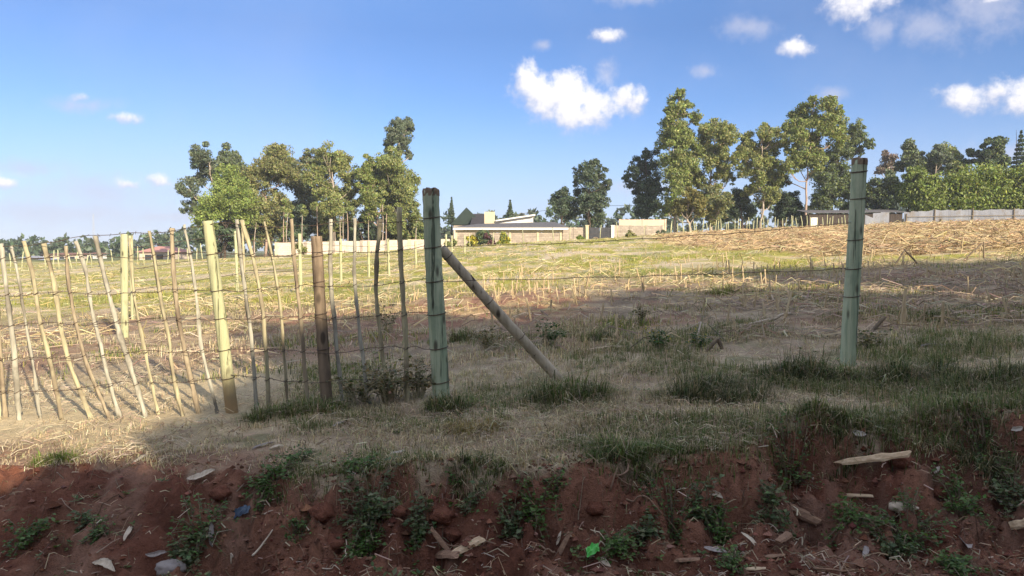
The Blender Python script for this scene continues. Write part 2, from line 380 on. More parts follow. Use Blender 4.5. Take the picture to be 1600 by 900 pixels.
XX, YY = np.meshgrid(xs, ys); ZZ = ground(XX, YY)
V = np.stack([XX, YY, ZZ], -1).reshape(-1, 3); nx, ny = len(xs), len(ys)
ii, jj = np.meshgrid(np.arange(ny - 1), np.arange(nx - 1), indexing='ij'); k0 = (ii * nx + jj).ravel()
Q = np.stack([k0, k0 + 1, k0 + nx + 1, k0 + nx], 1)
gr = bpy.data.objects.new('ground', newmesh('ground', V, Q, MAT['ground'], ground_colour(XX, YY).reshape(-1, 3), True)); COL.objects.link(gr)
props(gr, 'red soil roadside bank rising to a rough dry field', None, None, 'structure')

# ------------------------------------------------------------------ grass
def blades(pos, h, w, lean, col, seg=2, yaw=None, g=rng):
    """one bent tapering blade per point"""
    n = len(pos); yaw = g.uniform(0, 6.283, n) if yaw is None else yaw
    dirv = np.stack([np.cos(yaw), np.sin(yaw), np.zeros(n)], 1); side = np.stack([-np.sin(yaw), np.cos(yaw), np.zeros(n)], 1)
    h = h[:, None]; w = w[:, None]; ln = lean[:, None]; up = np.array([[0, 0, 1.0]])
    b0 = pos - side * w / 2 - up * .01; b1 = pos + side * w / 2 - up * .01
    mid = pos + dirv * h * ln * .30 + up * h * .6
    tip = pos + dirv * h * ln + up * h * (1 - .45 * ln)
    if seg == 2:
        m0, m1 = mid - side * w * .36, mid + side * w * .36
        V = np.stack([b0, b1, m1, m0, tip], 1).reshape(-1, 3); k = np.arange(n)[:, None] * 5
        Fs = [k + np.array([[0, 1, 2, 3]]), k + np.array([[3, 2, 4]])]; C = np.repeat(col, 5, 0)
    else:
        V = np.stack([b0, b1, tip], 1).reshape(-1, 3); k = np.arange(n)[:, None] * 3; Fs = [k + np.array([[0, 1, 2]])]; C = np.repeat(col, 3, 0)
    return V, Fs, C
def stuff(name, label, V, Fs, mat, C, cat=None):
    o = bpy.data.objects.new(name, newmesh(name, V, Fs, mat, C)); COL.objects.link(o); return props(o, label, cat, None, 'stuff')
def pick(pal, n, g=rng, var=.22):
    pal = np.asarray(pal, float); c = pal[g.integers(0, len(pal), n)]
    return np.clip(c * (1 + g.normal(0, var, (n, 1))) * (1 + g.normal(0, .06, (n, 3))), .005, .9)
DRYP = [(.52, .43, .29), (.45, .36, .24), (.60, .51, .35), (.36, .29, .19), (.33, .30, .17)]
GRNP = [(.095, .145, .040), (.13, .175, .055), (.075, .115, .035), (.18, .20, .08)]
FIELDP = [(.36, .34, .09), (.30, .31, .07), (.42, .37, .14), (.22, .26, .06), (.44, .37, .17)]

def scatter(n, y0, y1, umax=.80, g=rng):
    y = np.exp(g.uniform(math.log(y0), math.log(y1), n)); u = g.uniform(-umax, umax, n); return u * y, y
def near_grass():
    # dry turf on the verge
    x, y = scatter(12000, 4.1, 9.5); d = y - crest(x); n = fbm(x * 1.6, y * 1.6, 31, 3); n2 = fbm(x * 5, y * 5, 33, 3)
    leftstrip = sst(x + .28 * y, .6, -.9) * sst(y, 5.0, 5.5)
    keep = (d > -.05 + .5 * (n2 - .5)) & (rng.random(len(x)) < np.clip(.35 + 1.5 * (n - .4), .08, 1) * (1 - .85 * leftstrip) * (1 - .4 * sst(y, 7, 9)))
    x, y, n = x[keep], y[keep], n[keep]; per = 13
    X = np.repeat(x, per) + rng.normal(0, .05, len(x) * per); Y = np.repeat(y, per) + rng.normal(0, .05, len(x) * per)
    pos = np.stack([X, Y, ground(X, Y)], 1); m = len(X)
    hh = np.repeat(rng.uniform(.02, .075, len(x)) * (.6 + .9 * n), per) * rng.uniform(.5, 1.3, m)
    tone = np.repeat(rng.normal(1, .16, len(x)), per)[:, None]
    V, Fs, C = blades(pos, hh, rng.uniform(.003, .0055, m), rng.uniform(.4, 1.9, m), pick(DRYP, m) * tone)
    stuff('dry_grass', 'short dry tan grass on the verge below the fence', V, Fs, MAT['grass'], C)
    # greener patches
    x, y = scatter(9000, 4.0, 9.5); d = y - crest(x); n = fbm(x * 1.1 + 40, y * 1.3, 35, 3); n2 = fbm(x * 4, y * 4, 36, 2)
    keep = (d > -.12 + .3 * (n2 - .5)) & (n + .09 * sst(x, .3, 1.5) * sst(y, 7.4, 5.4) + .06 * sst(x, -.5, 1) > .585) & (sst(x + .28 * y, .6, -.9) < .5)
    x, y = x[keep], y[keep]; per = 16
    X = np.repeat(x, per) + rng.normal(0, .06, len(x) * per); Y = np.repeat(y, per) + rng.normal(0, .06, len(x) * per); m = len(X)
    pos = np.stack([X, Y, ground(X, Y)], 1); hh = np.repeat(rng.uniform(.03, .10, len(x)) * (1 + .5 * sst(x, .8, 2.2)), per) * rng.uniform(.5, 1.3, m)
    V, Fs, C = blades(pos, hh, rng.uniform(.003, .006, m), rng.uniform(.2, 1.2, m), pick(GRNP + [(.24, .22, .12), (.32, .28, .18), (.30, .27, .16)], m))
    stuff('green_grass', 'patches of green grass along the top of the bank', V, Fs, MAT['grass'], C)
    # rough weedy stubble of the field in front
    x, y = scatter(9000, 7.5, 19); n = fbm(x * .8, y * .8, 41, 3)
    keep = rng.random(len(x)) < np.clip(.12 + 3.0 * (n - .47), .04, 1); x, y, n = x[keep], y[keep], n[keep]; per = 11
    X = np.repeat(x, per) + rng.normal(0, .09, len(x) * per); Y = np.repeat(y, per) + rng.normal(0, .09, len(x) * per); m = len(X)
    pos = np.stack([X, Y, ground(X, Y)], 1); hh = np.repeat(rng.uniform(.03, .15, len(x)), per) * rng.uniform(.5, 1.3, m)
    gmix = np.repeat(rng.random(len(x)) < np.clip(.25 + (fbm(x * .5, y * .5, 43, 3) - .5) * 2.5, .05, .9), per)[:, None]
    C0 = np.where(gmix, pick(GRNP + FIELDP[:2], m), pick(DRYP, m))
    V, Fs, C = blades(pos, hh, rng.uniform(.005, .010, m), rng.uniform(.2, 1.1, m), C0)
    stuff('field_weeds', 'brown and green weeds between the maize stubble', V, Fs, MAT['grass'], C)
    # sunlit field grass
    x, y = scatter(46000, 15, 84, .9); n = fbm(x * .35, y * .35, 51, 4); lz = litter_zone(x, y)
    keep = (rng.random(len(x)) < np.clip(.25 + 4.0 * (n - .5), .05, 1)) & (lz < .4); x, y, n = x[keep], y[keep], n[keep]; m = len(x)
    per = 3; X = np.repeat(x, per) + rng.normal(0, .2, m * per); Y = np.repeat(y, per) + rng.normal(0, .2, m * per); m = len(X)
    pos = np.stack([X, Y, ground(X, Y)], 1)
    V, Fs, C = blades(pos, rng.uniform(.04, .17, m) * np.repeat(.5 + 1.0 * n, per), rng.uniform(.012, .03, m) * (.4 + Y / 45), rng.uniform(.4, 1.4, m), pick(FIELDP, m), seg=1)
    stuff('field_grass', 'yellow green grass across the sunlit field', V, Fs, MAT['grass'], C)
near_grass()

# ------------------------------------------------------------------ dry stalk litter on the field
def strips(pos, yaw, L, w, tilt, col, curl=.12, g=rng):
    n = len(pos); d = np.stack([np.cos(yaw) * np.cos(tilt), np.sin(yaw) * np.cos(tilt), np.sin(tilt)], 1); s = np.stack([-np.sin(yaw), np.cos(yaw), np.zeros(n)], 1)
    u = np.cross(d, s); u *= np.sign(u[:, 2:3] + 1e-9); L = L[:, None]; w = w[:, None]; cu = g.normal(0, curl, (n, 1)) * L
    a, m, b = pos - d * L / 2, pos + u * abs(cu) + s * cu, pos + d * L / 2
    h = u * w * .55
    V = np.stack([a - s * w / 2, a + s * w / 2, a + h, m - s * w / 2, m + s * w / 2, m + h, b - s * w * .25, b + s * w * .25, b + h * .5], 1).reshape(-1, 3)
    k = np.arange(n)[:, None] * 9
    Fs = [np.concatenate([k + np.array([q]) for q in ([0, 2, 5, 3], [2, 1, 4, 5], [3, 5, 8, 6], [5, 4, 7, 8])])]
    return V, Fs, np.repeat(col, 9, 0)
def litter():
    y = np.exp(rng.uniform(math.log(16), math.log(80), 40000)); u = rng.uniform(.17, .95, len(y)); x = u * y
    keep = rng.random(len(x)) < litter_zone(x, y) * np.clip(.3 + 2 * (fbm(x * .6, y * .9, 61, 3) - .35), .1, 1); x, y = x[keep], y[keep]; n = len(x)
    heap = np.clip(fbm(x * .55, y * .8, 61, 3) - .42, 0, 1) * .8
    z = ground(x, y) + rng.uniform(0, 1, n) ** 1.5 * (.05 + .6 * heap)
    V, Fs, C = strips(np.stack([x, y, z], 1), rng.normal(0, .75, n) + (rng.random(n) < .2) * 1.5, rng.uniform(.25, 1.0, n), rng.uniform(.014, .034, n) * (.5 + y / 50), rng.normal(0, .2, n),
                      pick([(.48, .37, .22), (.42, .31, .18), (.56, .46, .29), (.30, .21, .12), (.22, .15, .09)], n))
    stuff('maize_stalk_litter', 'heaped dry golden maize stalks over the upper field', V, Fs, MAT['grass'], C)
    y = np.exp(rng.uniform(math.log(8), math.log(19), 9000)); x = rng.uniform(-.75, .9, len(y)) * y
    keep = rng.random(len(x)) < .10 + .9 * sst(x / y, .12, .35) * sst(fbm(x * .9, y * .9, 63, 3), .35, .6); x, y = x[keep], y[keep]; n = len(x)
    V, Fs, C = strips(np.stack([x, y, ground(x, y) + .02], 1), rng.uniform(0, 3.14, n), rng.uniform(.12, .6, n), rng.uniform(.008, .022, n), rng.normal(0, .12, n),
                      pick([(.42, .33, .24), (.34, .26, .19), (.50, .42, .30), (.26, .19, .14)], n))
    stuff('stalk_trash_litter', 'broken grey maize stalks strewn over the shaded field', V, Fs, MAT['grass'], C)
    y = rng.uniform(3.3, 5.6, 9000); x = rng.uniform(-.8, .85, len(y)) * y; d = y - crest(x)
    keep = rng.random(len(x)) < (.25 + .6 * sst(-d, .1, .45) + .25 * sst(d, 0, .2)) * (.4 + .6 * sst(x, -1.9, -1.2)); x, y = x[keep], y[keep]; n = len(x)
    V, Fs, C = strips(np.stack([x, y, ground(x, y) + .006], 1), rng.uniform(0, 3.14, n), rng.uniform(.015, .11, n) * rng.uniform(.4, 1.4, n), rng.uniform(.003, .009, n), rng.normal(0, .3, n),
                      pick([(.34, .25, .17), (.25, .17, .11), (.45, .36, .25), (.17, .11, .07), (.55, .47, .36)], n), .2)
    stuff('straw_litter', 'bits of straw and dead leaf scattered on red soil', V, Fs, MAT['grass'], C)
litter()
def thatch():
    x, y = scatter(26000, 4.15, 12); d = y - crest(x); n = fbm(x * 1.5, y * 1.5, 65, 3); keep = (d > 0) & (rng.random(len(x)) < np.clip(.2 + 2.5 * (n - .42), .05, 1)); x, y = x[keep], y[keep]; n = len(x)
    V, Fs, C = strips(np.stack([x, y, ground(x, y) + rng.uniform(.004, .03, n)], 1), rng.uniform(0, 3.14, n), rng.uniform(.03, .16, n), rng.uniform(.0025, .006, n), rng.normal(0, .3, n), pick([(.55, .47, .34), (.45, .37, .26), (.36, .28, .20), (.62, .54, .40), (.28, .21, .15)], n), .18)
    stuff('thatch_litter', 'flattened dead grass and straw on the verge', V, Fs, MAT['grass'], C)
    x, y = scatter(16000, 11, 70, .8); n = fbm(x * .5, y * .5, 66, 3); keep = (rng.random(len(x)) < np.clip(.15 + 3 * (n - .45), .05, 1)); x, y = x[keep], y[keep]; n = len(x)
    V, Fs, C = strips(np.stack([x, y, ground(x, y) + rng.uniform(.01, .08, n)], 1), rng.normal(0, .9, n), rng.uniform(.1, .6, n), rng.uniform(.01, .022, n) * (.5 + y / 35), rng.normal(0, .25, n), pick([(.55, .45, .25), (.45, .36, .19), (.62, .53, .33), (.30, .23, .12)], n), .15)
    stuff('straw_strewn_litter', 'pale straw strewn through the sunlit field grass', V, Fs, MAT['grass'], C)
thatch()

# soil crumbs on the bank and track
def crumbs():
    n = 19000; y = rng.uniform(3.3, 5.0, n); x = rng.uniform(-.82, .85, n) * y; d = y - crest(x); keep = (d < .30 * rng.random(n)) & (rng.random(n) < .12 + .7 * sst(x, -1.8, -1.2)); x, y = x[keep], y[keep]; n = len(x)
    s = np.exp(rng.normal(-4.95, .55, n)); s = np.clip(s, .003, .04)
    ico = np.array([[1, 0, 0], [-1, 0, 0], [0, 1, 0], [0, -1, 0], [0, 0, 1], [0, 0, -1.]]); tri = np.array([[0, 2, 4], [2, 1, 4], [1, 3, 4], [3, 0, 4], [2, 0, 5], [1, 2, 5], [3, 1, 5], [0, 3, 5]])
    VV = ico[None] * rng.uniform(.55, 1.2, (n, 6, 1)) * s[:, None, None] * np.array([1.2, 1.2, .8]); a = rng.uniform(0, 6.28, n)
    rx = VV[..., 0] * np.cos(a)[:, None] - VV[..., 1] * np.sin(a)[:, None]; ry = VV[..., 0] * np.sin(a)[:, None] + VV[..., 1] * np.cos(a)[:, None]
    VV = np.stack([rx, ry, VV[..., 2]], -1) + np.stack([x, y, ground(x, y) + s * .3], 1)[:, None]
    stuff('soil_crumbs', 'loose red soil crumbs on the bank and track', VV.reshape(-1, 3), (np.arange(n)[:, None, None] * 6 + tri[None]).reshape(-1, 3), MAT['ground'],
          np.repeat(pick([SOIL, SOIL2, SOIL * .75, SOIL2 * .9, (.25, .14, .095)], n, rng, .2), 6, 0))
crumbs()

# ------------------------------------------------------------------ foliage
def leaves(centres, sizes, cols, g, elong=1.9, droop=.5):
    """rhombic leaf sprays with random orientation"""
    n = len(centres); d = g.normal(0, 1, (n, 3)); d[:, 2] -= droop; d = unit(d); s = unit(np.cross(d, g.normal(0, 1, (n, 3)))); nn = np.cross(d, s)
    sz = sizes[:, None]; a = centres - d * sz * elong / 2; b = centres + d * sz * elong / 2
    l = centres + s * sz / 2 + nn * sz * .12; r = centres - s * sz / 2 + nn * sz * .12
    V = np.stack([a, r, b, l], 1).reshape(-1, 3); Q = np.arange(n)[:, None] * 4 + np.array([[0, 1, 2, 3]]); return V, Q, np.repeat(cols, 4, 0)
def cloud(lobes, n_total, size, pal, g, sub=9, spread=.30, squash=1.0, tuft=None, dens_pow=2.0):
    """lobes: (centre, radius); leaves gather in smaller sprays within each lobe"""
    w = np.array([r ** dens_pow for _, r in lobes]); w = w / w.sum(); cs, ss, cc = [], [], []
    for (c, r), f in zip(lobes, w):
        k = max(3, int(sub * (.6 + .8 * g.random()))); dirs = unit(g.normal(0, 1, (k, 3))); rad = g.uniform(.25, 1.0, (k, 1)) ** .6
        sc = np.asarray(c) + dirs * rad * r * np.array([1, 1, squash]); sr = r * spread * g.uniform(.6, 1.35, k); n = max(20, int(n_total * f)); which = g.integers(0, k, n)
        q = unit(g.normal(0, 1, (n, 3))) * (g.random((n, 1)) ** .5) * 1.5
        p = sc[which] + q * sr[which][:, None] * np.array([1, 1, .8])
        tone = np.clip(g.normal(1, .16, k), .6, 1.5)[which][:, None]
        cs.append(p); ss.append(size * g.uniform(.6, 1.4, n)); cc.append(pick(pal, n, g, .14) * tone)
    return leaves(np.concatenate(cs), np.concatenate(ss), np.concatenate(cc), g)
EUC = [(0.168, 0.208, 0.064), (0.136, 0.176, 0.061), (0.208, 0.24, 0.072), (0.24, 0.24, 0.088)]
EUC_OLIVE = [(0.19, 0.21, 0.068), (0.225, 0.225, 0.084), (0.148, 0.171, 0.061), (0.253, 0.233, 0.106)]
EUC_BLUE = [(0.12, 0.152, 0.096), (0.096, 0.125, 0.08), (0.152, 0.179, 0.104)]
EUC_BRIGHT = [(0.192, 0.256, 0.056), (0.24, 0.296, 0.072), (0.16, 0.216, 0.056)]
DARKG = [(0.06, 0.094, 0.049), (0.085, 0.122, 0.06), (0.053, 0.075, 0.045)]
HEDGE = [(0.176, 0.23, 0.041), (0.149, 0.203, 0.038), (0.216, 0.257, 0.054)]
def tree(name, label, D, base_px, lobes_px, pal, n, trunk_px=None, bark='bark', size=.26, tr=.16, seed=1, group=None, extra=(), sub=9, spread=.30, branches=True, depth=1.0, cat='tree'):
    """lobes_px: (px, py, r_px) of the photograph's clumps, set at distance D with their own depth"""
    g = np.random.default_rng(seed); k = D / F; bx = (base_px - 800) * k; base = np.array([bx, D, float(ground(bx, D))])
    lob = []
    for (a, b, r) in lobes_px:
        dy = g.normal(0, .9) * r * k * depth
        lob.append((P(a, b, D) + np.array([0, dy, 0]), r * k))
    t = thing(name, label, cat, base, group)
    top = P(*trunk_px[-1], D) if trunk_px else lob[0][0]
    path = [base - np.array([0, 0, .3])] + ([P(a, b, D) for a, b in trunk_px] if trunk_px else [(base + top) / 2 + g.normal(0, .15, 3), top])
    path = smooth_path(path, 14); path[1:-1] += g.normal(0, tr * .25, (len(path) - 2, 3)) * np.array([1, 1, 0])
    rad = tr * np.linspace(1.15, .25, 14) + .01
    tb = MB(); tb.add(*tube(path, rad, 7)); V, Fs = tb.get(); part('trunk', V, Fs, MAT[bark], t, smooth=True)
    if branches:
        bb = MB()
        for c, r in lob:
            i = int(np.clip(np.searchsorted(path[:, 2], c[2] - 1.6 * r - .5), 3, 12)); s = path[i]; L = np.linalg.norm(c - s)
            midp = s + (c - s) * .5 + np.array([0, 0, -.12 * L]) + g.normal(0, .08 * L, 3)
            bb.add(*tube(smooth_path([s, midp, c], 6), np.linspace(max(rad[i] * .65, .045), .03, 6), 5))
            for q in range(3):
                e = c + unit(g.normal(0, 1, 3)) * r * .8; bb.add(*tube([midp, (midp + e) / 2 + g.normal(0, .1 * r, 3), e], [.03, .022, .012], 4))
        V, Fs = bb.get(); part('limbs', V, Fs, MAT[bark], t, smooth=True)
    V, Q, C = cloud(lob, n, size, pal, g, sub, spread)
    part('crown', V, Q, MAT['leaf'], t, C)
    for (nm, lobs, pal2, n2) in extra:
        V, Q, C = cloud([(P(a, b, D) + np.array([0, g.normal(0, .8) * r * k, 0]), r * k) for a, b, r in lobs], n2, size, pal2, g, sub, spread); part(nm, V, Q, MAT['leaf'], t, C)
    return t
def zl(lst): return [(260 + .2889 * a, 160 + .2889 * b, .2889 * r * 1.16) for a, b, r in lst]
def zr_(lst): return [(840 + .3375 * a, 120 + .3375 * b, .3375 * r) for a, b, r in lst]
def zq(lst): return [(1260 + .2889 * a, 180 + .2889 * b, .2889 * r) for a, b, r in lst]
def zlp(lst): return [(260 + .2889 * a, 160 + .2889 * b) for a, b in lst]
def zrp(lst): return [(840 + .3375 * a, 120 + .3375 * b) for a, b in lst]
GL, GR = 'eucalyptus trees behind the pale wall', 'eucalyptus trees behind the stake fence'
TREES = [
 ('eucalyptus_tree', 'sparse blue-grey eucalyptus leaning out at the far edge of the grove left of the wall', 103, 345, zl([(230, 290, 55), (180, 330, 38), (205, 380, 50), (265, 350, 40), (130, 470, 48), (165, 420, 35), (95, 480, 24), (105, 570, 34), (160, 545, 34), (200, 590, 40)]), EUC_BLUE, 6500, zlp([(295, 640), (270, 500), (240, 400), (225, 290)]), 'bark', GL),
 ('eucalyptus_tree', 'dark green round-topped eucalyptus behind the bright leafy one in the left grove', 106, 372, zl([(360, 300, 50), (400, 340, 42), (320, 325, 40), (370, 370, 55), (430, 400, 50)]), EUC_BLUE + EUC[:1], 6000, zlp([(395, 650), (380, 480), (365, 310)]), 'bark_dark', GL),
 ('leafy_tree', 'bushy bright green tree at the near left corner of the grove', 98, 352, zl([(330, 410, 62), (270, 450, 60), (390, 440, 65), (300, 520, 85), (420, 520, 80), (235, 560, 60), (350, 590, 85), (450, 600, 65), (260, 640, 60), (400, 660, 70), (330, 690, 60)]), EUC_BRIGHT + EUC[:1], 15000, zlp([(320, 700), (330, 560), (335, 430)]), 'bark_dark', GL),
 ('eucalyptus_tree', 'olive-crowned eucalyptus with a pinkish trunk, tallest dome of the left grove', 102, 415, zl([(570, 295, 72), (622, 265, 38), (515, 340, 62), (640, 335, 60), (560, 365, 62), (480, 390, 45), (670, 400, 45), (520, 440, 48), (500, 560, 60), (560, 530, 55), (600, 600, 60), (650, 540, 45), (560, 660, 50)]), EUC_OLIVE, 13000, zlp([(545, 640), (535, 500), (530, 400), (560, 300)]), 'bark_pink', GL),
 ('eucalyptus_tree', 'thin brownish eucalyptus squeezed between two domed crowns of the left grove', 105, 466, zl([(790, 285, 45), (760, 320, 35), (720, 350, 48), (745, 410, 55), (700, 460, 50), (760, 490, 50), (710, 540, 50), (740, 600, 55), (770, 560, 45), (700, 640, 45)]), EUC_OLIVE[2:] + EUC_BLUE, 9000, zlp([(740, 640), (735, 500), (760, 300)]), 'bark', GL),
 ('eucalyptus_tree', 'domed eucalyptus with pale forked trunk showing through its crown in the left grove', 99, 525, zl([(890, 300, 70), (950, 320, 50), (830, 330, 55), (980, 380, 42), (800, 390, 50), (860, 390, 40), (830, 460, 55), (1000, 440, 48), (960, 500, 42), (870, 510, 60), (840, 580, 60), (930, 570, 55), (1010, 520, 45), (880, 640, 50), (980, 600, 45)]), EUC_OLIVE[:2] + EUC, 13000, zlp([(908, 650), (906, 520), (902, 440), (895, 340)]), 'bark', GL),
 ('eucalyptus_tree', 'bright green eucalyptus with slanting pink trunk in front of the tall thin one', 98, 590, zl([(1100, 330, 50), (1065, 370, 42), (1130, 390, 55), (1085, 430, 48), (1140, 460, 55), (1110, 520, 45), (1160, 530, 35), (1100, 600, 38)]), EUC_BRIGHT[:1] + EUC, 8000, zlp([(1145, 660), (1130, 560), (1110, 380)]), 'bark_pink', GL),
 ('eucalyptus_tree', 'full-crowned eucalyptus at the end of the left grove next to the thick fence post', 100, 622, zl([(1210, 310, 55), (1250, 360, 60), (1190, 390, 50), (1290, 410, 52), (1240, 440, 65), (1300, 480, 45), (1270, 520, 60), (1215, 520, 50), (1310, 560, 36), (1240, 590, 60), (1200, 620, 45), (1295, 620, 42), (1340, 560, 22), (1350, 610, 24), (1250, 670, 45)]), EUC + EUC_OLIVE[:1], 13000, zlp([(1262, 650), (1255, 500), (1225, 340)]), 'bark', GL),
 ('eucalyptus_tree', 'very tall slender eucalyptus with small tufted top rising above the left grove', 108, 627, zl([(1262, 95, 38), (1240, 130, 34), (1290, 125, 34), (1255, 165, 40), (1215, 175, 20), (1290, 185, 28), (1235, 205, 34), (1205, 240, 26), (1280, 225, 26), (1300, 275, 25), (1262, 260, 20)]), EUC_BLUE, 5500, zlp([(1262, 600), (1264, 400), (1260, 250), (1262, 110)]), 'bark', GL),
 ('leafy_tree', 'small dark sparse tree beside the taller one behind the stone house roof', 104, 879, zr_([(110, 545, 34), (80, 575, 30), (140, 580, 34), (100, 610, 40), (150, 630, 40), (125, 530, 20)]), DARKG + EUC_BLUE[:1], 3000, None, 'bark_dark', 'dark trees behind the stone house'),
 ('leafy_tree', 'dark oval tree standing alone against the sky behind the black gate', 104, 922, zr_([(245, 410, 32), (270, 395, 18), (205, 440, 36), (290, 445, 34), (240, 475, 46), (185, 490, 24), (315, 500, 28), (270, 530, 48), (205, 540, 40), (240, 590, 50), (295, 580, 32), (200, 600, 36), (260, 640, 46)]), DARKG + EUC_BLUE[:2], 7000, zrp([(240, 640), (240, 520), (245, 420)]), 'bark_dark', 'dark trees behind the stone house'),
 ('leafy_tree', 'dark airy tree at the edge of the grove right of the black gate', 104, 1010, zr_([(500, 360, 28), (545, 350, 18), (460, 400, 30), (435, 450, 32), (410, 470, 18), (490, 430, 38), (450, 500, 36), (530, 420, 45), (500, 500, 50), (460, 560, 42), (550, 500, 50), (520, 570, 55), (480, 620, 45)]), DARKG, 7500, zrp([(510, 640), (505, 520), (500, 380)]), 'bark_dark', GR),
 ('eucalyptus_tree', 'tallest pointed eucalyptus of the grove beyond the stake fence', 99, 1056, zr_([(655, 80, 22), (650, 110, 36), (635, 155, 46), (690, 150, 38), (610, 190, 36), (660, 205, 55), (725, 195, 32), (600, 250, 40), (650, 275, 60), (715, 260, 50), (585, 300, 34), (620, 340, 52), (690, 340, 55), (600, 400, 40), (650, 410, 55), (720, 410, 40), (620, 470, 50), (680, 490, 45), (610, 560, 45), (600, 610, 40)]), EUC + EUC_BRIGHT[:1], 15000, zrp([(632, 650), (635, 450), (650, 200), (655, 90)]), 'bark', GR),
 ('eucalyptus_tree', 'round-topped olive eucalyptus just beside the tallest pointed one', 101, 1110, zr_([(830, 230, 46), (875, 240, 38), (790, 255, 40), (850, 280, 52), (800, 310, 48), (890, 300, 30), (760, 340, 42), (840, 350, 50), (780, 400, 45), (720, 450, 48), (870, 400, 38), (840, 440, 42), (760, 480, 40), (890, 470, 30), (820, 520, 40)]), EUC_OLIVE[:2] + EUC, 12000, zrp([(795, 650), (800, 500), (815, 350), (830, 240)]), 'bark_pink', GR),
 ('leafy_tree', 'low yellow-green tree with pale crooked trunk in front of the tall eucalyptus', 93, 1078, zr_([(700, 555, 36), (660, 590, 36), (730, 580, 38), (690, 610, 38), (640, 620, 26), (750, 615, 32)]), [(.19, .17, .05), (.22, .20, .07), (.14, .15, .045)], 4500, zrp([(705, 690), (690, 650), (695, 570)]), 'bark', GR),
 ('leafy_tree', 'drooping olive thicket tree under the round-topped eucalyptus', 95, 1112, zr_([(800, 540, 45), (840, 580, 40), (790, 600, 40), (850, 620, 36), (810, 650, 34), (870, 560, 28)]), EUC_OLIVE + EUC_BLUE[:1], 4500, None, 'bark', GR),
 ('eucalyptus_tree', 'broad eucalyptus with forked white trunk in the middle of the grove beyond stakes', 100, 1188, zr_([(1040, 265, 42), (1090, 275, 44), (990, 290, 42), (1120, 300, 30), (955, 330, 40), (1020, 330, 52), (1085, 335, 48), (930, 375, 36), (980, 390, 44), (1050, 390, 40), (1110, 390, 36), (950, 430, 36), (1060, 440, 48), (1000, 470, 42), (1100, 470, 42), (1040, 520, 48), (990, 530, 36), (1090, 540, 44), (1060, 580, 36)]), EUC + EUC_OLIVE[:2], 13000, zrp([(1030, 690), (1045, 600), (1040, 450), (1040, 300)]), 'bark', GR),
 ('eucalyptus_tree', 'huge wide-crowned eucalyptus with a straight pale trunk just beyond the stake fence', 99, 1255, zr_([(1270, 115, 30), (1265, 155, 46), (1330, 130, 40), (1225, 190, 46), (1310, 185, 60), (1385, 160, 40), (1180, 240, 42), (1250, 240, 58), (1345, 240, 60), (1410, 220, 34), (1195, 290, 44), (1290, 290, 46), (1385, 290, 42), (1170, 330, 36), (1230, 350, 48), (1300, 360, 46), (1190, 400, 48), (1270, 410, 44), (1130, 420, 36), (1160, 470, 40)]), EUC_BRIGHT[:1] + EUC + EUC_OLIVE[:1], 16000, zrp([(1240, 650), (1246, 500), (1252, 400), (1280, 180)]), 'bark_pink', GR),
 ('eucalyptus_tree', 'outermost eucalyptus of the grove, its side branch reaching over the thin post', 102, 1300, zr_([(1470, 235, 34), (1495, 275, 36), (1440, 290, 44), (1510, 320, 26), (1480, 335, 34), (1420, 340, 40), (1370, 360, 46), (1380, 420, 56), (1330, 450, 52), (1420, 440, 40), (1310, 510, 55), (1390, 500, 55), (1430, 510, 36), (1340, 570, 52), (1400, 580, 50), (1290, 590, 42)]), EUC[:2] + EUC_BLUE[:2], 13000, zrp([(1360, 650), (1370, 520), (1400, 400), (1450, 290)]), 'bark_dark', GR),
 ('leafy_tree', 'dark low tree filling the gap beneath the broad forked eucalyptus', 104, 1160, zr_([(920, 560, 42), (960, 590, 42), (900, 610, 40), (970, 630, 36), (930, 540, 24), (880, 640, 36)]), DARKG + EUC_BLUE[:1], 4500, None, 'bark_dark', GR),
 ('leafy_tree', 'dark low tree beneath the huge wide eucalyptus above the dark shed', 104, 1222, zr_([(1130, 580, 46), (1180, 560, 42), (1160, 620, 42), (1110, 630, 36), (1220, 600, 40), (1190, 640, 36)]), DARKG, 4500, None, 'bark_dark', GR),
 ('leafy_tree', 'dense grey-green tree right behind the thin post above the white sheet', 98, 1385, zq([(370, 390, 60), (430, 380, 55), (390, 440, 62), (440, 460, 52), (350, 450, 52), (400, 500, 45), (470, 410, 40), (460, 330, 36)]), EUC[:2] + DARKG[:1] + EUC_BLUE, 8000, None, 'bark_dark', 'trees behind the iron sheet fence'),
 ('leafy_tree', 'bright green leafy tree joining the hedge at its left end', 96, 1412, zq([(540, 340, 50), (590, 330, 48), (530, 400, 55), (580, 400, 52), (520, 460, 45), (570, 460, 45), (620, 370, 42)]), EUC_BRIGHT + EUC[:1], 8000, None, 'bark_dark', 'trees behind the iron sheet fence'),
 ('bare_tree', 'nearly bare pinkish-grey tree between the grove and the hedge', 112, 1384, zq([(430, 240, 38), (400, 290, 34), (460, 300, 36), (420, 200, 20)]), [(.22, .17, .14), (.17, .14, .11)], 900, None, 'bark', 'trees behind the iron sheet fence'),
 ('leafy_tree', 'rounded pale green tree behind the hedge near its left end', 115, 1425, zq([(560, 190, 46), (540, 240, 46), (595, 230, 44), (560, 280, 48), (510, 270, 34)]), EUC_BLUE + EUC[:1], 5000, None, 'bark', 'trees behind the iron sheet fence'),
 ('leafy_tree', 'grey-green tree with pale stems behind the middle of the hedge', 115, 1455, zq([(650, 230, 44), (690, 250, 40), (640, 280, 40), (680, 300, 40)]), EUC_BLUE, 4000, None, 'bark', 'trees behind the iron sheet fence'),
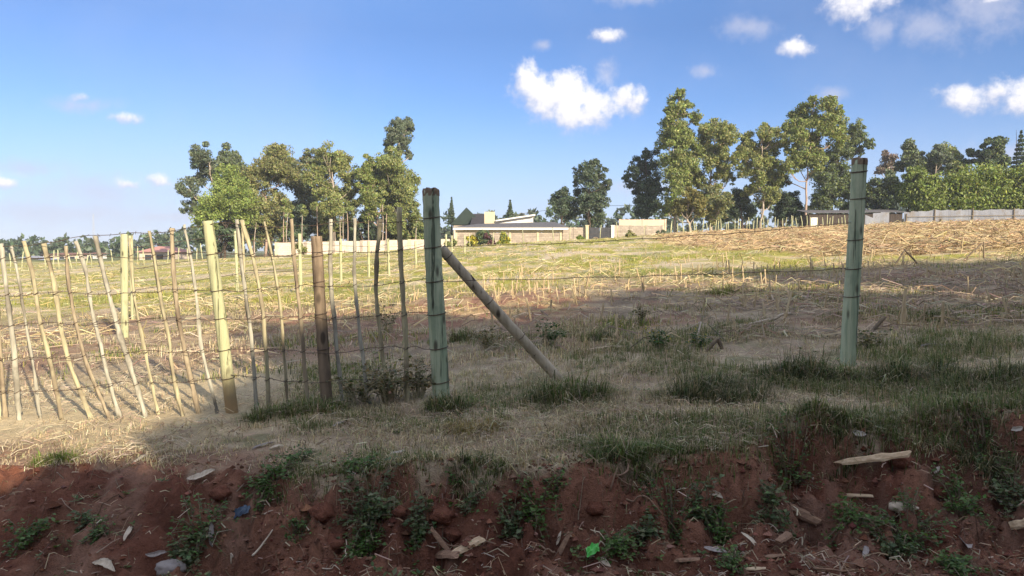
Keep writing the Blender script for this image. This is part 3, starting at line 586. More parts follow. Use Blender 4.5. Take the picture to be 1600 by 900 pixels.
 ('leafy_tree', 'broad soft-topped tree behind the hedge beside the dark one', 115, 1478, zq([(740, 205, 50), (790, 220, 48), (730, 260, 46), (820, 260, 44), (770, 290, 50), (850, 270, 30)]), EUC + EUC_BLUE[:1], 6000, None, 'bark', 'trees behind the iron sheet fence'),
 ('leafy_tree', 'dark bushy tree behind the hedge next to the pointed conifer', 112, 1535, zq([(950, 180, 50), (1000, 160, 36), (910, 220, 44), (980, 230, 56), (930, 265, 44), (1050, 210, 42), (1080, 240, 40), (1020, 270, 40)]), DARKG + EUC[:1], 7000, None, 'bark_dark', 'trees behind the iron sheet fence'),
]
for i, (nm, lab, D, b, lob, pal, n, tp, bk, grp) in enumerate(TREES):
    tree(nm, lab, D, b, lob, pal, int(n * 2.35), tp, bk, seed=100 + i, group=grp, size=.155 if D < 110 else .19, spread=.31, sub=19)
tree('leafy_tree', 'dark trees-edge shrub tree at the foot of the left grove beside the pale wall', 97, 330, zl([(250, 690, 46), (300, 720, 46), (220, 730, 36), (360, 730, 40), (280, 770, 40)]), DARKG, 4000, None, 'bark_dark', seed=201, group=GL)
for i, (cx, lab) in enumerate([(470, 'shadowy undergrowth bush behind the near end of the pale wall'), (560, 'olive undergrowth bush of saplings beneath the brownish eucalyptus'), (660, 'olive undergrowth bush behind the brown fence post'), (760, 'undergrowth bush at the foot of the forked-trunk eucalyptus'),
                                (870, 'dark undergrowth bush behind the middle of the pale wall'), (1000, 'green undergrowth bush below the slanting pink trunk'), (1090, 'dark undergrowth bush under the tall thin eucalyptus'), (1210, 'undergrowth bush under the full-crowned eucalyptus'), (1320, 'undergrowth bush beside the thick fence post')]):
    gg = np.random.default_rng(300 + i); lob = [(cx + gg.normal(0, 38), 690 + gg.normal(0, 26), 34 + 8 * gg.random()) for _ in range(7)]
    tree('undergrowth_bush', lab, 101 + (i % 3), 260 + .2889 * cx, zl(lob), [DARKG + EUC_BLUE[:1], EUC_OLIVE, EUC][i % 3] + DARKG[:1], 3200, None, 'bark_dark', seed=310 + i, group='undergrowth behind the pale wall', cat='bush', branches=False, size=.24)
# thin bare stems in the left grove
for i, (zx, zt) in enumerate([(640, 560), (655, 600), (735, 600), (820, 560), (945, 590), (965, 560), (978, 580), (1100, 600), (1165, 520), (1190, 600), (480, 650), (1350, 640)]):
    D = 97; b = 260 + .2889 * zx; k = D / F; x = (b - 800) * k; base = np.array([x, D, float(ground(x, D)) - .2]); top = P(b - 2 + 4 * random.random(), 160 + .2889 * zt, D)
    where = ['at the near end', 'close beside the near pair', 'under the brownish crown', 'left of the forked trunk', 'first right of the forked trunk', 'second right of the forked trunk', 'third right of the forked trunk', 'left of the slanting trunk', 'right of the slanting trunk', 'under the tall thin tree', 'below the bright leafy tree', 'by the thick fence post'][i]
    t = thing('sapling_tree', 'slim pale bare-stemmed sapling in the left grove, ' + where, 'sapling', base, 'slim sapling stems in the left grove')
    V, Q, T = tube(smooth_path([base, (base + top) / 2 + np.array([random.uniform(-.2, .2), 0, 0]), top], 7), np.linspace(.09, .035, 7), 6); part('trunk', V, [Q, T], MAT['bark' if i % 3 else 'bark_pink'], t, smooth=True)
    V, Q, C = cloud([(top, .7), (top + np.array([.3, .2, .5]), .55)], 350, .2, EUC, np.random.default_rng(i + 50), 4); part('crown', V, Q, MAT['leaf'], t, C)

def conifer(label, D, px, ytop, ybase, wpx, seed, pal=DARKG, n=2500):
    g = np.random.default_rng(seed); k = D / F; x = (px - 800) * k; top = P(px, ytop, D); base = np.array([x, D, float(ground(x, D))]); t = thing('conifer_tree', label, 'conifer', base, 'pointed conifers')
    V, Q, T = tube([base - [0, 0, .2], top], [.2, .02], 6); part('trunk', V, [Q, T], MAT['bark_dark'], t)
    zb = P(px, ybase, D)[2]; f = g.random(n) ** .65; tier = (np.floor(f * 11) + .25 + g.random(n) * .5) / 11; z = top[2] - (top[2] - zb) * tier; rr = wpx * k * tier * np.sqrt(g.random(n)); a = g.uniform(0, 6.28, n)
    p = np.stack([x + rr * np.cos(a), D + rr * np.sin(a), z - rr * .15], 1); V, Q, C = leaves(p, .22 * g.uniform(.6, 1.4, n), pick(pal, n, g), g); part('crown', V, Q, MAT['leaf'], t, C)
conifer('tall pointed dark conifer behind the hedge at the edge of the view', 112, 1588, 203, 275, 17, 1)
conifer('thin spire conifer beside the green gabled house', 125, 706, 308, 350, 7, 2, n=900)
conifer('small conifer behind the cream chimney house', 125, 797, 312, 345, 8, 3, n=900)

# hedge
def hedge():
    D = 94; k = D / F; g = np.random.default_rng(5); lob = []
    for px in np.arange(1436, 1690, 11):
        top = np.interp(px, [1436, 1450, 1500, 1560, 1600, 1690], [292, 280, 270, 262, 266, 262]) + g.normal(0, 2)
        for py in np.arange(top + 10, 334, 13): lob.append((P(px + g.normal(0, 3), py, D) + np.array([0, g.normal(0, .5), 0]), 15 * k))
    x = (1520 - 800) * k; t = thing('hedge', 'thick clipped green hedge above the iron sheet fence', 'hedge', (x, D, float(ground(x, D))))
    V, Q, C = cloud(lob, 52000, .2, HEDGE + EUC[:1], g, 8, .55); part('foliage', V, Q, MAT['leaf'], t, C)
    mb = MB()
    for px in np.arange(1440, 1690, 14): b = P(px, 350, D); mb.add(*tube([b, P(px + g.normal(0, 4), 318, D)], [.05, .03], 5))
    V, Fs = mb.get(); part('stems', V, Fs, MAT['bark_dark'], t)
hedge()

# far tree line round the horizon
def treeline():
    g = np.random.default_rng(6); lob = []
    for px in np.arange(-1100, 2700, 8.5):
        D = g.uniform(190, 260); k = D / F; x = (px - 800) * k; gz = float(ground(x, D))
        h = (5.0 + 5 * fbm(px / 60., 0.5, 81, 3) + g.normal(0, .8)) * np.interp(px, [-250, 60, 200, 330, 1900], [.75, .6, .65, 1.4, 1.4])
        for q in range(3): lob.append((np.array([x + g.normal(0, 1.2), D + g.normal(0, 2), gz + h * (.25 + .27 * q)]), g.uniform(1.2, 2.4)))
    V, Q, C = cloud(lob, 52000, .8, DARKG + EUC_BLUE[:1], g, 5, .4); stuff('distant_treeline', 'far dark wooded skyline along the horizon', V, Q, MAT['leaf'], C)
treeline()

# trees across the road behind the viewer; they throw the shade on the verge
SHARED = {}
for i, (x, h) in enumerate([(-14.2 + 2.7 * q, 5.85) for q in range(8)] + [(5.6, 6.0), (7.0, 6.4), (9.3, 9.5), (11.4, 9.2), (13.8, 9.7), (17.0, 9.9), (21.6, 12.4), (26.2, 11.6), (31, 11.6), (36, 12), (41, 11.8), (46, 12.0)]):
    g = np.random.default_rng(400 + i); y = -8 + g.normal(0, .3); base = np.array([x, y, float(ground(x, y))]); t = thing('roadside_tree', ['low', 'tall'][h > 8] + ' leafy tree across the road behind the viewer, shading the verge', 'tree', base, 'roadside trees across the road')
    key = (h > 8, i % 2)
    if key not in SHARED:
        w = 2.4; H = 10. if h > 8 else 6.; g = np.random.default_rng(450 + len(SHARED)); V, Q, T = tube([[0, 0, -.2], [.1, 0, H * .5], [0, 0, H * .85]], [.2, .13, .04], 7); tm = newmesh('trunk', V, [Q, T], MAT['bark']); lob = []
        for z in np.arange(.8, H - .8, 1.1): lob += [(np.array([g.normal(0, .9), g.normal(0, .6), z]), w * .62), (np.array([g.choice([-1, 1]) * w * .55, g.normal(0, .6), z]), w * .5)]
        lob.append((np.array([g.normal(0, .4), 0, H - .8]), .9)); V, Q, C = cloud(lob, int(7500 * H / 8), .34, EUC, g, 10, .42); SHARED[key] = (tm, newmesh('crown', V, Q, MAT['leaf'], C), H)
    tm, cm, H = SHARED[key]
    for nm, me in (('trunk', tm), ('crown', cm)): o = bpy.data.objects.new(nm, me); COL.objects.link(o); o.parent = t
    t.scale = (1, 1, h / H)

# ------------------------------------------------------------------ roadside fence
def fy(px): return float(np.interp(px, [-300, 0, 364, 690, 1325, 1900], [6.35, 6.22, 6.02, 6.10, 6.40, 6.7]))      # the fence line's distance along the road
def pole(pts_px, r0, r1, n=12, seg=24, irr=.05, seed=0, dy=0.0, sink=.25, D=None):
    """pole through picture points (top to bottom) standing in the fence line; returns V, faces, base"""
    pts = [P(a, b, (fy(a) if D is None else D) + dy) for a, b in pts_px][::-1]
    b = pts[0].copy(); gz = float(ground(b[0], b[1])); d = unit(pts[0] - pts[1]); 
    foot = b + d * max((b[2] - gz) / max(-d[2], .3), 0) if b[2] > gz else b
    base = np.array([foot[0], foot[1], gz]); path = smooth_path([base + d * sink] + pts if np.linalg.norm(foot - b) < .04 else [base + d * sink, foot] + pts, seg)
    g = np.random.default_rng(seed); rad = np.linspace(r1, r0, seg) * (1 + g.normal(0, irr * .3, seg))
    V, Q, T = tube(path, rad, n, irr=irr, seed=seed); return V, [Q, T], base, path, rad
Z1 = lambda L: [(.3889 * a, 330 + .3889 * b) for a, b in L]
Z2 = lambda L: [(300 + .3777 * a, 320 + .3777 * b) for a, b in L]
fence = thing('wire_fence', 'barbed wire fence of crooked stick droppers left of the thick braced post', 'fence', onground(-3.0, 6.1))
DROPS = [Z1(p) for p in ([(-62, 150), (-40, 350), (-22, 560), (-2, 800)], [(-25, 140), (-12, 350), (2, 580), (22, 830)], [(5, 130), (30, 350), (55, 550), (72, 770)], [(45, 140), (70, 250), (100, 430), (130, 600), (158, 800)], [(95, 120), (130, 250), (160, 430), (200, 600), (245, 820)],
    [(175, 130), (215, 280), (245, 470), (290, 640), (370, 840)], [(265, 140), (275, 280), (300, 430), (345, 600), (400, 740), (440, 835)], [(305, 120), (345, 240), (370, 400), (400, 520), (440, 690), (485, 832)], [(385, 100), (410, 220), (450, 380), (490, 520), (540, 670), (590, 840)],
    [(520, 110), (535, 300), (555, 430), (595, 620), (640, 830)], [(600, 80), (625, 220), (650, 380), (680, 520), (692, 640), (735, 830)], [(690, 70), (695, 200), (710, 380), (740, 560), (782, 745)], [(740, 55), (770, 210), (795, 400), (812, 560), (862, 765)])]
DROPS += [Z2(p) for p in ([(185, 60), (205, 250), (230, 430), (250, 600), (264, 790)], [(205, 65), (255, 230), (290, 420), (305, 600), (318, 820)], [(300, 70), (340, 260), (370, 460), (380, 620), (397, 830)], [(410, 60), (425, 250), (445, 430), (460, 600), (478, 810)],
    [(575, 60), (573, 300), (590, 500), (618, 780)], [(675, 55), (672, 280), (690, 500), (727, 800)], [(780, 60), (762, 300), (775, 520), (808, 760)], [(858, 10), (868, 300), (885, 560), (892, 800)])]
STRANDS = [(390, 352, 352, 340), (405, 397, 398, 386), (462, 454, 448, 439), (512, 497, 497, 490), (565, 546, 549, 543), (618, 590, 596, 596)]
def ring(c, r, n=14, w=.0035, tilt=.15):
    th = np.linspace(0, 6.283, n); p = np.stack([c[0] + r * np.cos(th), c[1] + r * np.sin(th), c[2] + tilt * r * np.sin(th + 1)], 1); return tube(p, w, 5, False)
for i, d in enumerate(DROPS):
    V, Fs, b, path, rad = pole(d, (.0118 + .0026 * (i % 3)), .0135 + .0032 * ((i * 7) % 3), 8, 26, .22, 500 + i, .03 * ((i % 2) * 2 - 1))
    dr = None; kink = np.random.default_rng(i).normal(0, .006, (len(V), 3)); dr = part('dropper', V + kink * 0.45, Fs, MAT[['stick', 'stick_grey', 'stick', 'stick_brown', 'stick_grey'][(i * 3) % 5]], fence, smooth=True)
    for ys in STRANDS[1:]:
        mx = path[10]; mpx = 800 + mx[0] / mx[1] * F; zz = P(mpx, np.interp(mpx, [-60, 345, 500, 682], ys), mx[1])[2]; c = np.array([np.interp(zz, path[:, 2], path[:, q]) for q in range(3)])
        if c[2] > b[2] + .08: V2, Q2, T2 = ring(c, float(np.interp(zz, path[:, 2], rad)) * 1.15 + .002, 9, .003, .5); part('wire_tie', V2, Q2, MAT['wire'], dr)
def ring(c, r, n=14, w=.0035, tilt=.15):
    th = np.linspace(0, 6.283, n); p = np.stack([c[0] + r * np.cos(th), c[1] + r * np.sin(th), c[2] + tilt * r * np.sin(th + 1)], 1); return tube(p, w, 5, False)
def wood_post(owner, name, d, r0, r1, mat, seed, rings=(), top_crack=True, D=None, dy=0.0, label=None, band=None):
    V, Fs, b, path, rad = pole(d, r0, r1, 22, 40, .035, seed, dy, .35, D)
    V = V.copy(); g = np.random.default_rng(seed); th = np.arctan2(V[:, 1] - b[1], V[:, 0] - b[0])
    o = part(name, V, Fs, MAT[mat], owner, smooth=True, label=label)
    hz = path[:, 2]
    for z in rings:
        zz = P(d[0][0], z, fy(d[0][0]) if D is None else D)[2]; c = np.array([np.interp(zz, hz, path[:, q]) for q in range(3)]); r = float(np.interp(zz, hz, rad)) * 1.04 + .003
        V2, Q2, T2 = ring(c, r); part('wire_binding', V2, Q2, MAT['wire'], owner)
    return b, path, rad
bA, pathA, radA = wood_post(fence, 'fence_post', Z1([(835, 40), (860, 230), (890, 460), (935, 825)]), .042, .054, 'post_pale', 1, (397, 454, 497, 546, 590), label='pale yellowish sawn-off post with a rusty stained foot')
wood_post(fence, 'fence_post', Z2([(515, 130), (525, 330), (540, 560), (557, 815)]), .044, .050, 'post_brown', 2, (400, 440, 490, 545), label='short brown post with a chipped top')

# thick braced post
c0 = P(690, 628, fy(690)); corner = thing('strainer_post', 'thick green-tinted treated post with a diagonal brace leaning on it', 'post', onground(c0[0], c0[1]))
bC, pathC, radC = wood_post(corner, 'post', [(673, 298), (677, 400), (684, 520), (690, 627)], .069, .074, 'post', 3, (340, 386, 439, 490, 543, 596))
def cap(owner, path, rad, seed, name='split_top'):
    """weathered rim of the sawn top: a slightly wider dark band with splits"""
    g = np.random.default_rng(seed); c = path[-1]; d = unit(path[-1] - path[-4]); n = 22; th = np.arange(n) / n * 6.283; r = rad[-1]
    a = unit(np.cross(d, [0, 1, 0])); b = np.cross(d, a); rows = []
    for h, k in ((-.045, 1.035), (-.004, 1.05), (.012, .98), (.016, .6), (.010, .05)):
        rr = r * k * (1 + .03 * g.normal(0, 1, n)); rows.append(c + d * h + (a[None] * np.cos(th)[:, None] + b[None] * np.sin(th)[:, None]) * rr[:, None] + d * (g.normal(0, .006, (n, 1)) if h > 0 else 0))
    V = np.concatenate(rows); i, j = np.meshgrid(np.arange(4), np.arange(n), indexing='ij'); i, j = i.ravel(), j.ravel()
    part(name, V, np.stack([i * n + j, i * n + (j + 1) % n, (i + 1) * n + (j + 1) % n, (i + 1) * n + j], 1), MAT['post_brown'], owner)
cap(corner, pathC, radC, 4)
tb = P(692, 391, fy(690) + .06); fb = np.array([P(882, 590, 6.62)[0], 6.62, 0]); fb[2] = float(ground(fb[0], fb[1])) - .05; d = unit(fb - tb)
V, Q, T = tube(smooth_path([fb + d * .1, (fb + tb) / 2 + [0, 0, -.012], tb - d * .02], 24), np.linspace(.046, .041, 24), 16, irr=.05, seed=8); br = part('brace', V, [Q, T], MAT['brace'], corner, smooth=True)
for f in (.04, .36, .62):
    c = tb + (fb - tb) * f; a = unit(np.cross(d, [0, 1, 0])); b2 = np.cross(d, a); th = np.linspace(0, 6.283, 14); V2, Q2, T2 = tube(c + (a[None] * np.cos(th)[:, None] + b2[None] * np.sin(th)[:, None]) * .0475, .003, 5, False); part('wire_binding', V2, Q2, MAT['wire'], br)

# thin-topped lone post
c1 = P(1324, 575, fy(1325)); lone = thing('fence_post', 'lone blue-green treated post standing in grass tussocks, leaning slightly', 'post', onground(c1[0], c1[1]))
bR, pathR, radR = wood_post(lone, 'post', [(1343, 250), (1336, 380), (1328, 500), (1324, 578)], .064, .068, 'post', 5, (310, 374, 419, 462)); cap(lone, pathR, radR, 6, 'top_rim')
V2, Q2, T2 = ring(pathR[-3], radR[-3] * 1.05, w=.006); part('wire_binding', V2, Q2, MAT['wire'], lone)

def barbed(pts, w=.0026, barb=.11, seed=0, barbs=True):
    g = np.random.default_rng(seed); mb = MB(); mb.add(*tube(pts, w, 4, False))
    if barbs:
        L = np.concatenate([[0], np.cumsum(np.linalg.norm(np.diff(pts, axis=0), axis=1))])
        for s in np.arange(.05, L[-1], barb):
            c = np.array([np.interp(s, L, pts[:, q]) for q in range(3)]); v = unit(g.normal(0, 1, 3)) * .018; mb.add(*tube([c - v, c + v], w * .8, 3, False))
    return mb.get()
# strands: picture heights at x = -60, post A, brown post, centre post
for k, ys in enumerate([(390, 352, 352, 340), (405, 397, 398, 386), (462, 454, 448, 439), (512, 497, 497, 490), (565, 546, 549, 543), (618, 590, 596, 596)]):
    g = np.random.default_rng(700 + k); pts = []
    for px in np.linspace(-80, 682, 46):
        sag = 3.0 * math.sin(px / 31. + k) + g.normal(0, 1.0); pts.append(P(px, np.interp(px, [-60, 345, 500, 682], ys) + sag, fy(px) - .035 + .012 * math.sin(px / 17.)))
    V, Fs = barbed(smooth_path(pts, 120), seed=k); part('barbed_wire', V, Fs, MAT['wire'], fence)
for k, (ya, yb, lab) in enumerate([(386, 348, 'upper'), (439, 419, 'lower')]):
    g = np.random.default_rng(720 + k); pts = [P(px, ya + (yb - ya) * f + 26 * f * (1 - f) * (.4 if k else .9) + g.normal(0, .7), fy(px) - .02) for px, f in ((690 + 645 * f, f) for f in np.linspace(0, 1, 26))]
    V, Fs = barbed(smooth_path(pts, 90), seed=20 + k); solo('barbed_wire', V, Fs, MAT['wire'], pts[0], lab + ' slack rusty barbed wire strung from braced post to lone post', 'wire', 'slack wires between the two thick posts')

# ------------------------------------------------------------------ side fence running away along the field edge
sf = thing('side_fence', 'row of pale stakes and wire running away along the field edge', 'fence', onground(-5.8, 20))
SIDE = [([(194, 366), (195, 527)], .058), ([(204, 368), (208, 500)], .040), ([(368, 361), (371, 455)], .045), ([(378, 345), (384, 470)], .03), ([(468, 365), (470, 455)], .045), ([(532, 373), (533, 445)], .04), ([(576, 377), (576, 434)], .045), ([(590, 380), (591, 428)], .035), ([(606, 373), (608, 430)], .045), ([(628, 378), (628, 424)], .04), ([(649, 377), (650, 419)], .045), ([(697, 366), (697, 402)], .05), ([(706, 368), (706, 400)], .045), ([(726, 368), (726, 396)], .05)]
heads = []
for i, (d, r) in enumerate(SIDE):
    D = G(*d[-1])[1]; V, Fs, b, path, rad = pole(d, r, r * 1.1, 9, 10, .08, 800 + i, 0, .2, D); part('stake', V, Fs, MAT['stake_pale'] if i != 3 else MAT['stick'], sf, smooth=True); heads.append((D, b, path))
heads.sort(key=lambda h: h[0])
for f in (.35, .6, .85):
    pts = np.array([h[1] + (h[2][-1] - h[1]) * f for h in heads if h[0] > 9 and abs(h[1][0] + 6) < 3.5]); V, Q, T = tube(pts, .006, 4, False); part('wire', V, Q, MAT['wire'], sf)

def stake_row(label, pxs, D0, D1, h, group=None, r=.045, seed=0, wires=(.4, .8), lean=.1, mat='stake_pale'):
    g = np.random.default_rng(seed); pts = []
    for px, D in zip(pxs, np.linspace(D0, D1, len(pxs))): x = (px - 800) / F * D; pts.append(onground(x, D))
    t = thing('stake_fence', label, 'fence', pts[len(pts) // 2], group); tops = []
    for p in pts:
        hh = h * g.uniform(.8, 1.2); top = p + np.array([g.normal(0, lean) * hh, g.normal(0, .05), hh]); V, Q, T = tube([p - [0, 0, .2], (p + top) / 2 + g.normal(0, .03, 3), top], [r, r * .95, r * .8], 6); part('stake', V, [Q, T], MAT[mat], t, smooth=True); tops.append((p, top))
    for f in wires:
        V, Q, T = tube(np.array([a + (b - a) * f for a, b in tops]), .007, 4, False); part('wire', V, Q, MAT['wire'], t)
g = np.random.default_rng(55)
stake_row('dense row of pale stakes in front of the far grove', np.arange(1046, 1340, 6.2) + g.normal(0, 1.5, len(np.arange(1046, 1340, 6.2))), 80, 84, 1.35, r=.05, seed=1)
stake_row('widely spaced thin stakes in front of the stone house', [735, 770, 818, 865, 890, 915, 937, 965, 1006, 1037], 72, 80, 1.45, r=.045, seed=2)
stake_row('low line of pale stakes across the distant left field', np.arange(-20, 330, 13) + g.normal(0, 3, len(np.arange(-20, 330, 13))), 52, 62, 1.3, r=.05, seed=3, lean=.16)
# leaning stick frames in the field by the shade edge
def stick_frame(label, sticks, D):
    pts = [P(a, b, D) for s in sticks for a, b in s]; base = onground(pts[0][0], D); t = thing('stick_prop', label, 'stick frame', base)
    for s in sticks:
        q = [P(a, b, D) for a, b in s]; q[-1][2] = min(q[-1][2], float(ground(q[-1][0], D)) - .05); V, Q, T = tube(smooth_path([q[0], (q[0] + q[1]) / 2 + np.array([0, 0, .02]), q[1]], 7), [.022] * 7, 6); part('stick', V, [Q, T], MAT['stick_dark'], t, smooth=True)
stick_frame('two dark sticks leaning together in an upturned V in the field', [[(1414, 391), (1388, 432)], [(1413, 390), (1443, 424)]], 17)
stick_frame('thin dark stake with a slanting prop at the edge of the stubble', [[(1537, 378), (1537, 424)], [(1535, 381), (1496, 417)], [(1511, 402), (1511, 426)]], 17.5)
stick_frame('short dark stick slanting up beside the lone post', [[(1383, 495), (1343, 545)]], 8.2)
stick_frame('small broken stick leaning in the weeds left of the lone post', [[(1121, 530), (1100, 556)], [(1121, 530), (1130, 552)]], 7.6)

# ------------------------------------------------------------------ walls and houses
def stonemat(name, c1, c2, mortar, sc=1.0):
    m, t, out = M(name); br = t.n.new('ShaderNodeTexBrick'); v = coords(t, (1, 1, 1)); mp = t.n.new('ShaderNodeMapping'); mp.inputs['Rotation'].default_value = (R(90), 0, 0); t.l.new(v, mp.inputs[0]); t.l.new(mp.outputs[0], br.inputs['Vector'])
    br.inputs['Color1'].default_value = rgba(c1); br.inputs['Color2'].default_value = rgba(c2); br.inputs['Mortar'].default_value = rgba(mortar); br.inputs['Scale'].default_value = 1.0 * sc
    br.inputs['Brick Width'].default_value = .42; br.inputs['Row Height'].default_value = .22; br.inputs['Mortar Size'].default_value = .018
    n = t.noise(coords(t), 1.3, 6, .65); c = t.mix(t.m('MULTIPLY', t.step(n, .45, .75), .45), br.outputs['Color'], rgba((mortar[0] * .6, mortar[1] * .55, mortar[2] * .5)))
    pr(t, out, c, .9, br.outputs['Fac'], -.4, .01, .15); return m
MAT['wall_pale'] = stonemat('pale_block_wall', (.62, .53, .44), (.55, .46, .38), (.47, .39, .32))
MAT['wall_stone'] = stonemat('rough_stone_wall', (.42, .36, .29), (.31, .26, .21), (.24, .21, .18))
MAT['plaster_peach'] = noisemat('peach_plaster', (.60, .46, .34), (.52, .40, .30), 1.2)
MAT['cream'] = noisemat('cream_paint', (.56, .49, .32), (.48, .42, .28), 1.5)
MAT['white'] = noisemat('white_paint', (.76, .74, .70), (.66, .64, .60), 1.5)
MAT['roof_grey'] = noisemat('grey_roof', (.13, .125, .13), (.10, .095, .10), 2, (6, 1, 1))
MAT['roof_green'] = noisemat('green_roof', (.035, .05, .042), (.025, .038, .032), 2, (1, 6, 1))
MAT['roof_dark'] = noisemat('dark_tile_roof', (.05, .045, .05), (.035, .033, .038), 3)
MAT['gate'] = noisemat('dark_gate_metal', (.045, .048, .055), (.065, .065, .07), 2, rough=.5, metal=.3)
MAT['roof_pink'] = noisemat('faded_red_iron', (.52, .27, .22), (.42, .21, .17), 2, (6, 1, 1))
MAT['roof_rust'] = noisemat('rusty_iron', (.25, .13, .09), (.17, .09, .07), 2, (6, 1, 1))
MAT['iron'] = noisemat('galvanised_sheet', (.35, .36, .40), (.28, .29, .33), 1.2, (1, 1, .4), rough=.5, c3=(.27, .25, .24), s3=.8, bstr=.1, spec=.4)
MAT['glass'] = noisemat('dark_window', (.03, .035, .04), (.05, .055, .06), 2, rough=.15, spec=.5)
KD = 85 / F
def wx(px, D): return (px - 800) / F * D
def wz(py, D): return P(800, py, D)[2]
def panel(owner, name, x0, x1, D, th, z0, z1, mat, label=None):
    V, Q = box(np.array([x0, D, z0]), np.array([x1, D + th, z1])); return part(name, V, Q, MAT[mat], owner, label=label)
D = 86.0
t = thing('boundary_wall', 'long pale block wall with pilasters in front of the left grove', 'wall', onground(wx(570, D), D))
px = [432, 478, 522, 565, 604, 640, 676, 716]
for a, b in zip(px, px[1:]):
    x0, x1 = wx(a, D), wx(b, D); top = wz(np.interp((a + b) / 2, [432, 716], [379, 373]), D); panel(t, 'panel', x0 + .15, x1 - .15, D, .2, float(ground((x0 + x1) / 2, D)) - .6, top, 'wall_pale')
for a in px:
    x0 = wx(a, D); top = wz(np.interp(a, [432, 716], [379, 373]), D) + .06; panel(t, 'pilaster', x0 - .15, x0 + .15, D - .06, .32, float(ground(x0, D)) - .6, top, 'wall_stone' if a not in (432, 640) else 'cream')
D = 85.0
t = thing('stone_house', 'long low stone house with grey roof and white fascia', 'house', onground(wx(798, D), D))
gz = float(ground(wx(798, D), D)) - .7; px = [713, 752, 797, 840, 876]
for a, b in zip(px, px[1:]): panel(t, 'wall', wx(a, D) + .12, wx(b, D) - .12, D, .25, gz, wz(364, D), 'wall_stone')
for a in px: panel(t, 'column', wx(a, D) - .12, wx(a, D) + .12, D - .07, .34, gz, wz(363, D), 'cream')
panel(t, 'beam', wx(712, D), wx(878, D), D - .04, .3, wz(363.5, D), wz(359.5, D), 'cream')
for s in (1, -1): pass
x0, x1 = wx(709, D), wx(887, D); z0, z1 = wz(359.2, D), wz(356, D); panel(t, 'fascia', x0, x1, D - .7, .12, z0, z1, 'white')
ridge = wz(352.5, D + 6); V = np.array([[x0, D - .72, z1], [x1, D - .72, z1], [x1 - 1.2, D + 6, ridge + .35], [x0 + 2.6, D + 6, ridge + .1], [x0, D - .72, z1 + .1], [x1, D - .72, z1 + .1], [x1 - 1.2, D + 6, ridge + .47], [x0 + 2.6, D + 6, ridge + .22]])
rf = part('roof', V, BOXQ, MAT['roof_grey'], t); D2 = D + 6.3
V, Q = box([wx(757, D2), D2, wz(357, D2)], [wx(773, D2), D2 + 1.2, wz(331, D2)]); part('chimney', V, Q, MAT['cream'], rf)
V = []
for y in (D2 + .3, D2 + 5.0): V += [[wx(768, D2), y, wz(356, D2)], [wx(833, D2), y, wz(356, D2)], [wx(833, D2), y, wz(337, D2)], [wx(768, D2), y, wz(345, D2)]]
upper = part('upper_wall', V, np.array([[0, 1, 2, 3], [5, 4, 7, 6], [0, 4, 5, 1], [1, 5, 6, 2], [2, 6, 7, 3], [3, 7, 4, 0]]), MAT['white'], t)
V = []
for y in (D2 - .4, D2 + 5.4): V += [[wx(775, D2), y, wz(346, D2)], [wx(836, D2), y, wz(337, D2)], [wx(836, D2), y, wz(334.8, D2)], [wx(775, D2), y, wz(344, D2)]]
part('upper_roof', V, np.array([[0, 1, 2, 3], [5, 4, 7, 6], [0, 4, 5, 1], [1, 5, 6, 2], [2, 6, 7, 3], [3, 7, 4, 0]]), MAT['white'], t)
# gabled house behind
D = 118.0; t = thing('gabled_house', 'green-roofed gabled house peeping over the low stone house', 'house', onground(wx(730, D), D)); gz = float(ground(wx(730, D), D))
xa, xb, xm = wx(704, D), wx(756, D), wx(729, D); panel(t, 'wall', xa + .5, xb - .5, D + .3, 7, gz - .3, wz(352, D), 'wall_pale')
V = np.array([[xa, D, wz(351, D)], [xb, D, wz(351, D)], [xm, D, wz(324, D)], [xa, D + 8, wz(351, D)], [xb, D + 8, wz(351, D)], [xm, D + 8, wz(324, D)]]); part('roof', V, [np.array([[0, 3, 5, 2], [1, 2, 5, 4], [0, 1, 4, 3]]), np.array([[0, 2, 1], [3, 4, 5]])], MAT['roof_green'], t)
V = np.array([[wx(736, D), D - 2, wz(352, D)], [wx(768, D), D - 2, wz(352, D)], [wx(768, D), D + 5, wz(352, D)], [wx(736, D), D + 5, wz(352, D)], [wx(739, D), D + 1, wz(333.5, D)], [wx(766, D), D + 1, wz(333.5, D)], [wx(766, D), D + 2, wz(333.5, D)], [wx(739, D), D + 2, wz(333.5, D)]]); part('side_roof', V, BOXQ, MAT['roof_dark'], t)
# gate and walls right of the house
D = 85.0
t = thing('gate', 'dark double metal gate between two gate pillars', 'gate', onground(wx(937, D), D)); gz = float(ground(wx(937, D), D)) - .3
for a, b in ((920, 937), (937.6, 955)):
    lf = panel(t, 'leaf', wx(a, D) + .02, wx(b, D) - .02, D, .06, gz + .1, wz(355.5, D), 'gate')
    for q in np.linspace(wx(a, D) + .2, wx(b, D) - .2, 5): V, Q = box([q - .025, D - .035, gz + .15], [q + .025, D - .002, wz(356, D)]); part('rib', V, Q, MAT['gate'], lf)
for a, m, lab in ((917, 'cream', 'cream gate pillar beside the dark gate, on the house side'), (957, 'white', 'whitish gate pillar beside the dark gate, on the grove side')):
    x = wx(a, D); mb = MB(); mb.add(*box([x - .17, D - .1, gz - .3], [x + .17, D + .24, wz(353, D)])); mb.add(*box([x - .22, D - .15, wz(353, D)], [x + .22, D + .29, wz(351.8, D)])); V, Fs = mb.get(); solo('gate_pillar', V, Fs, MAT[m], [x, D, gz], lab, 'pillar', 'gate pillars')
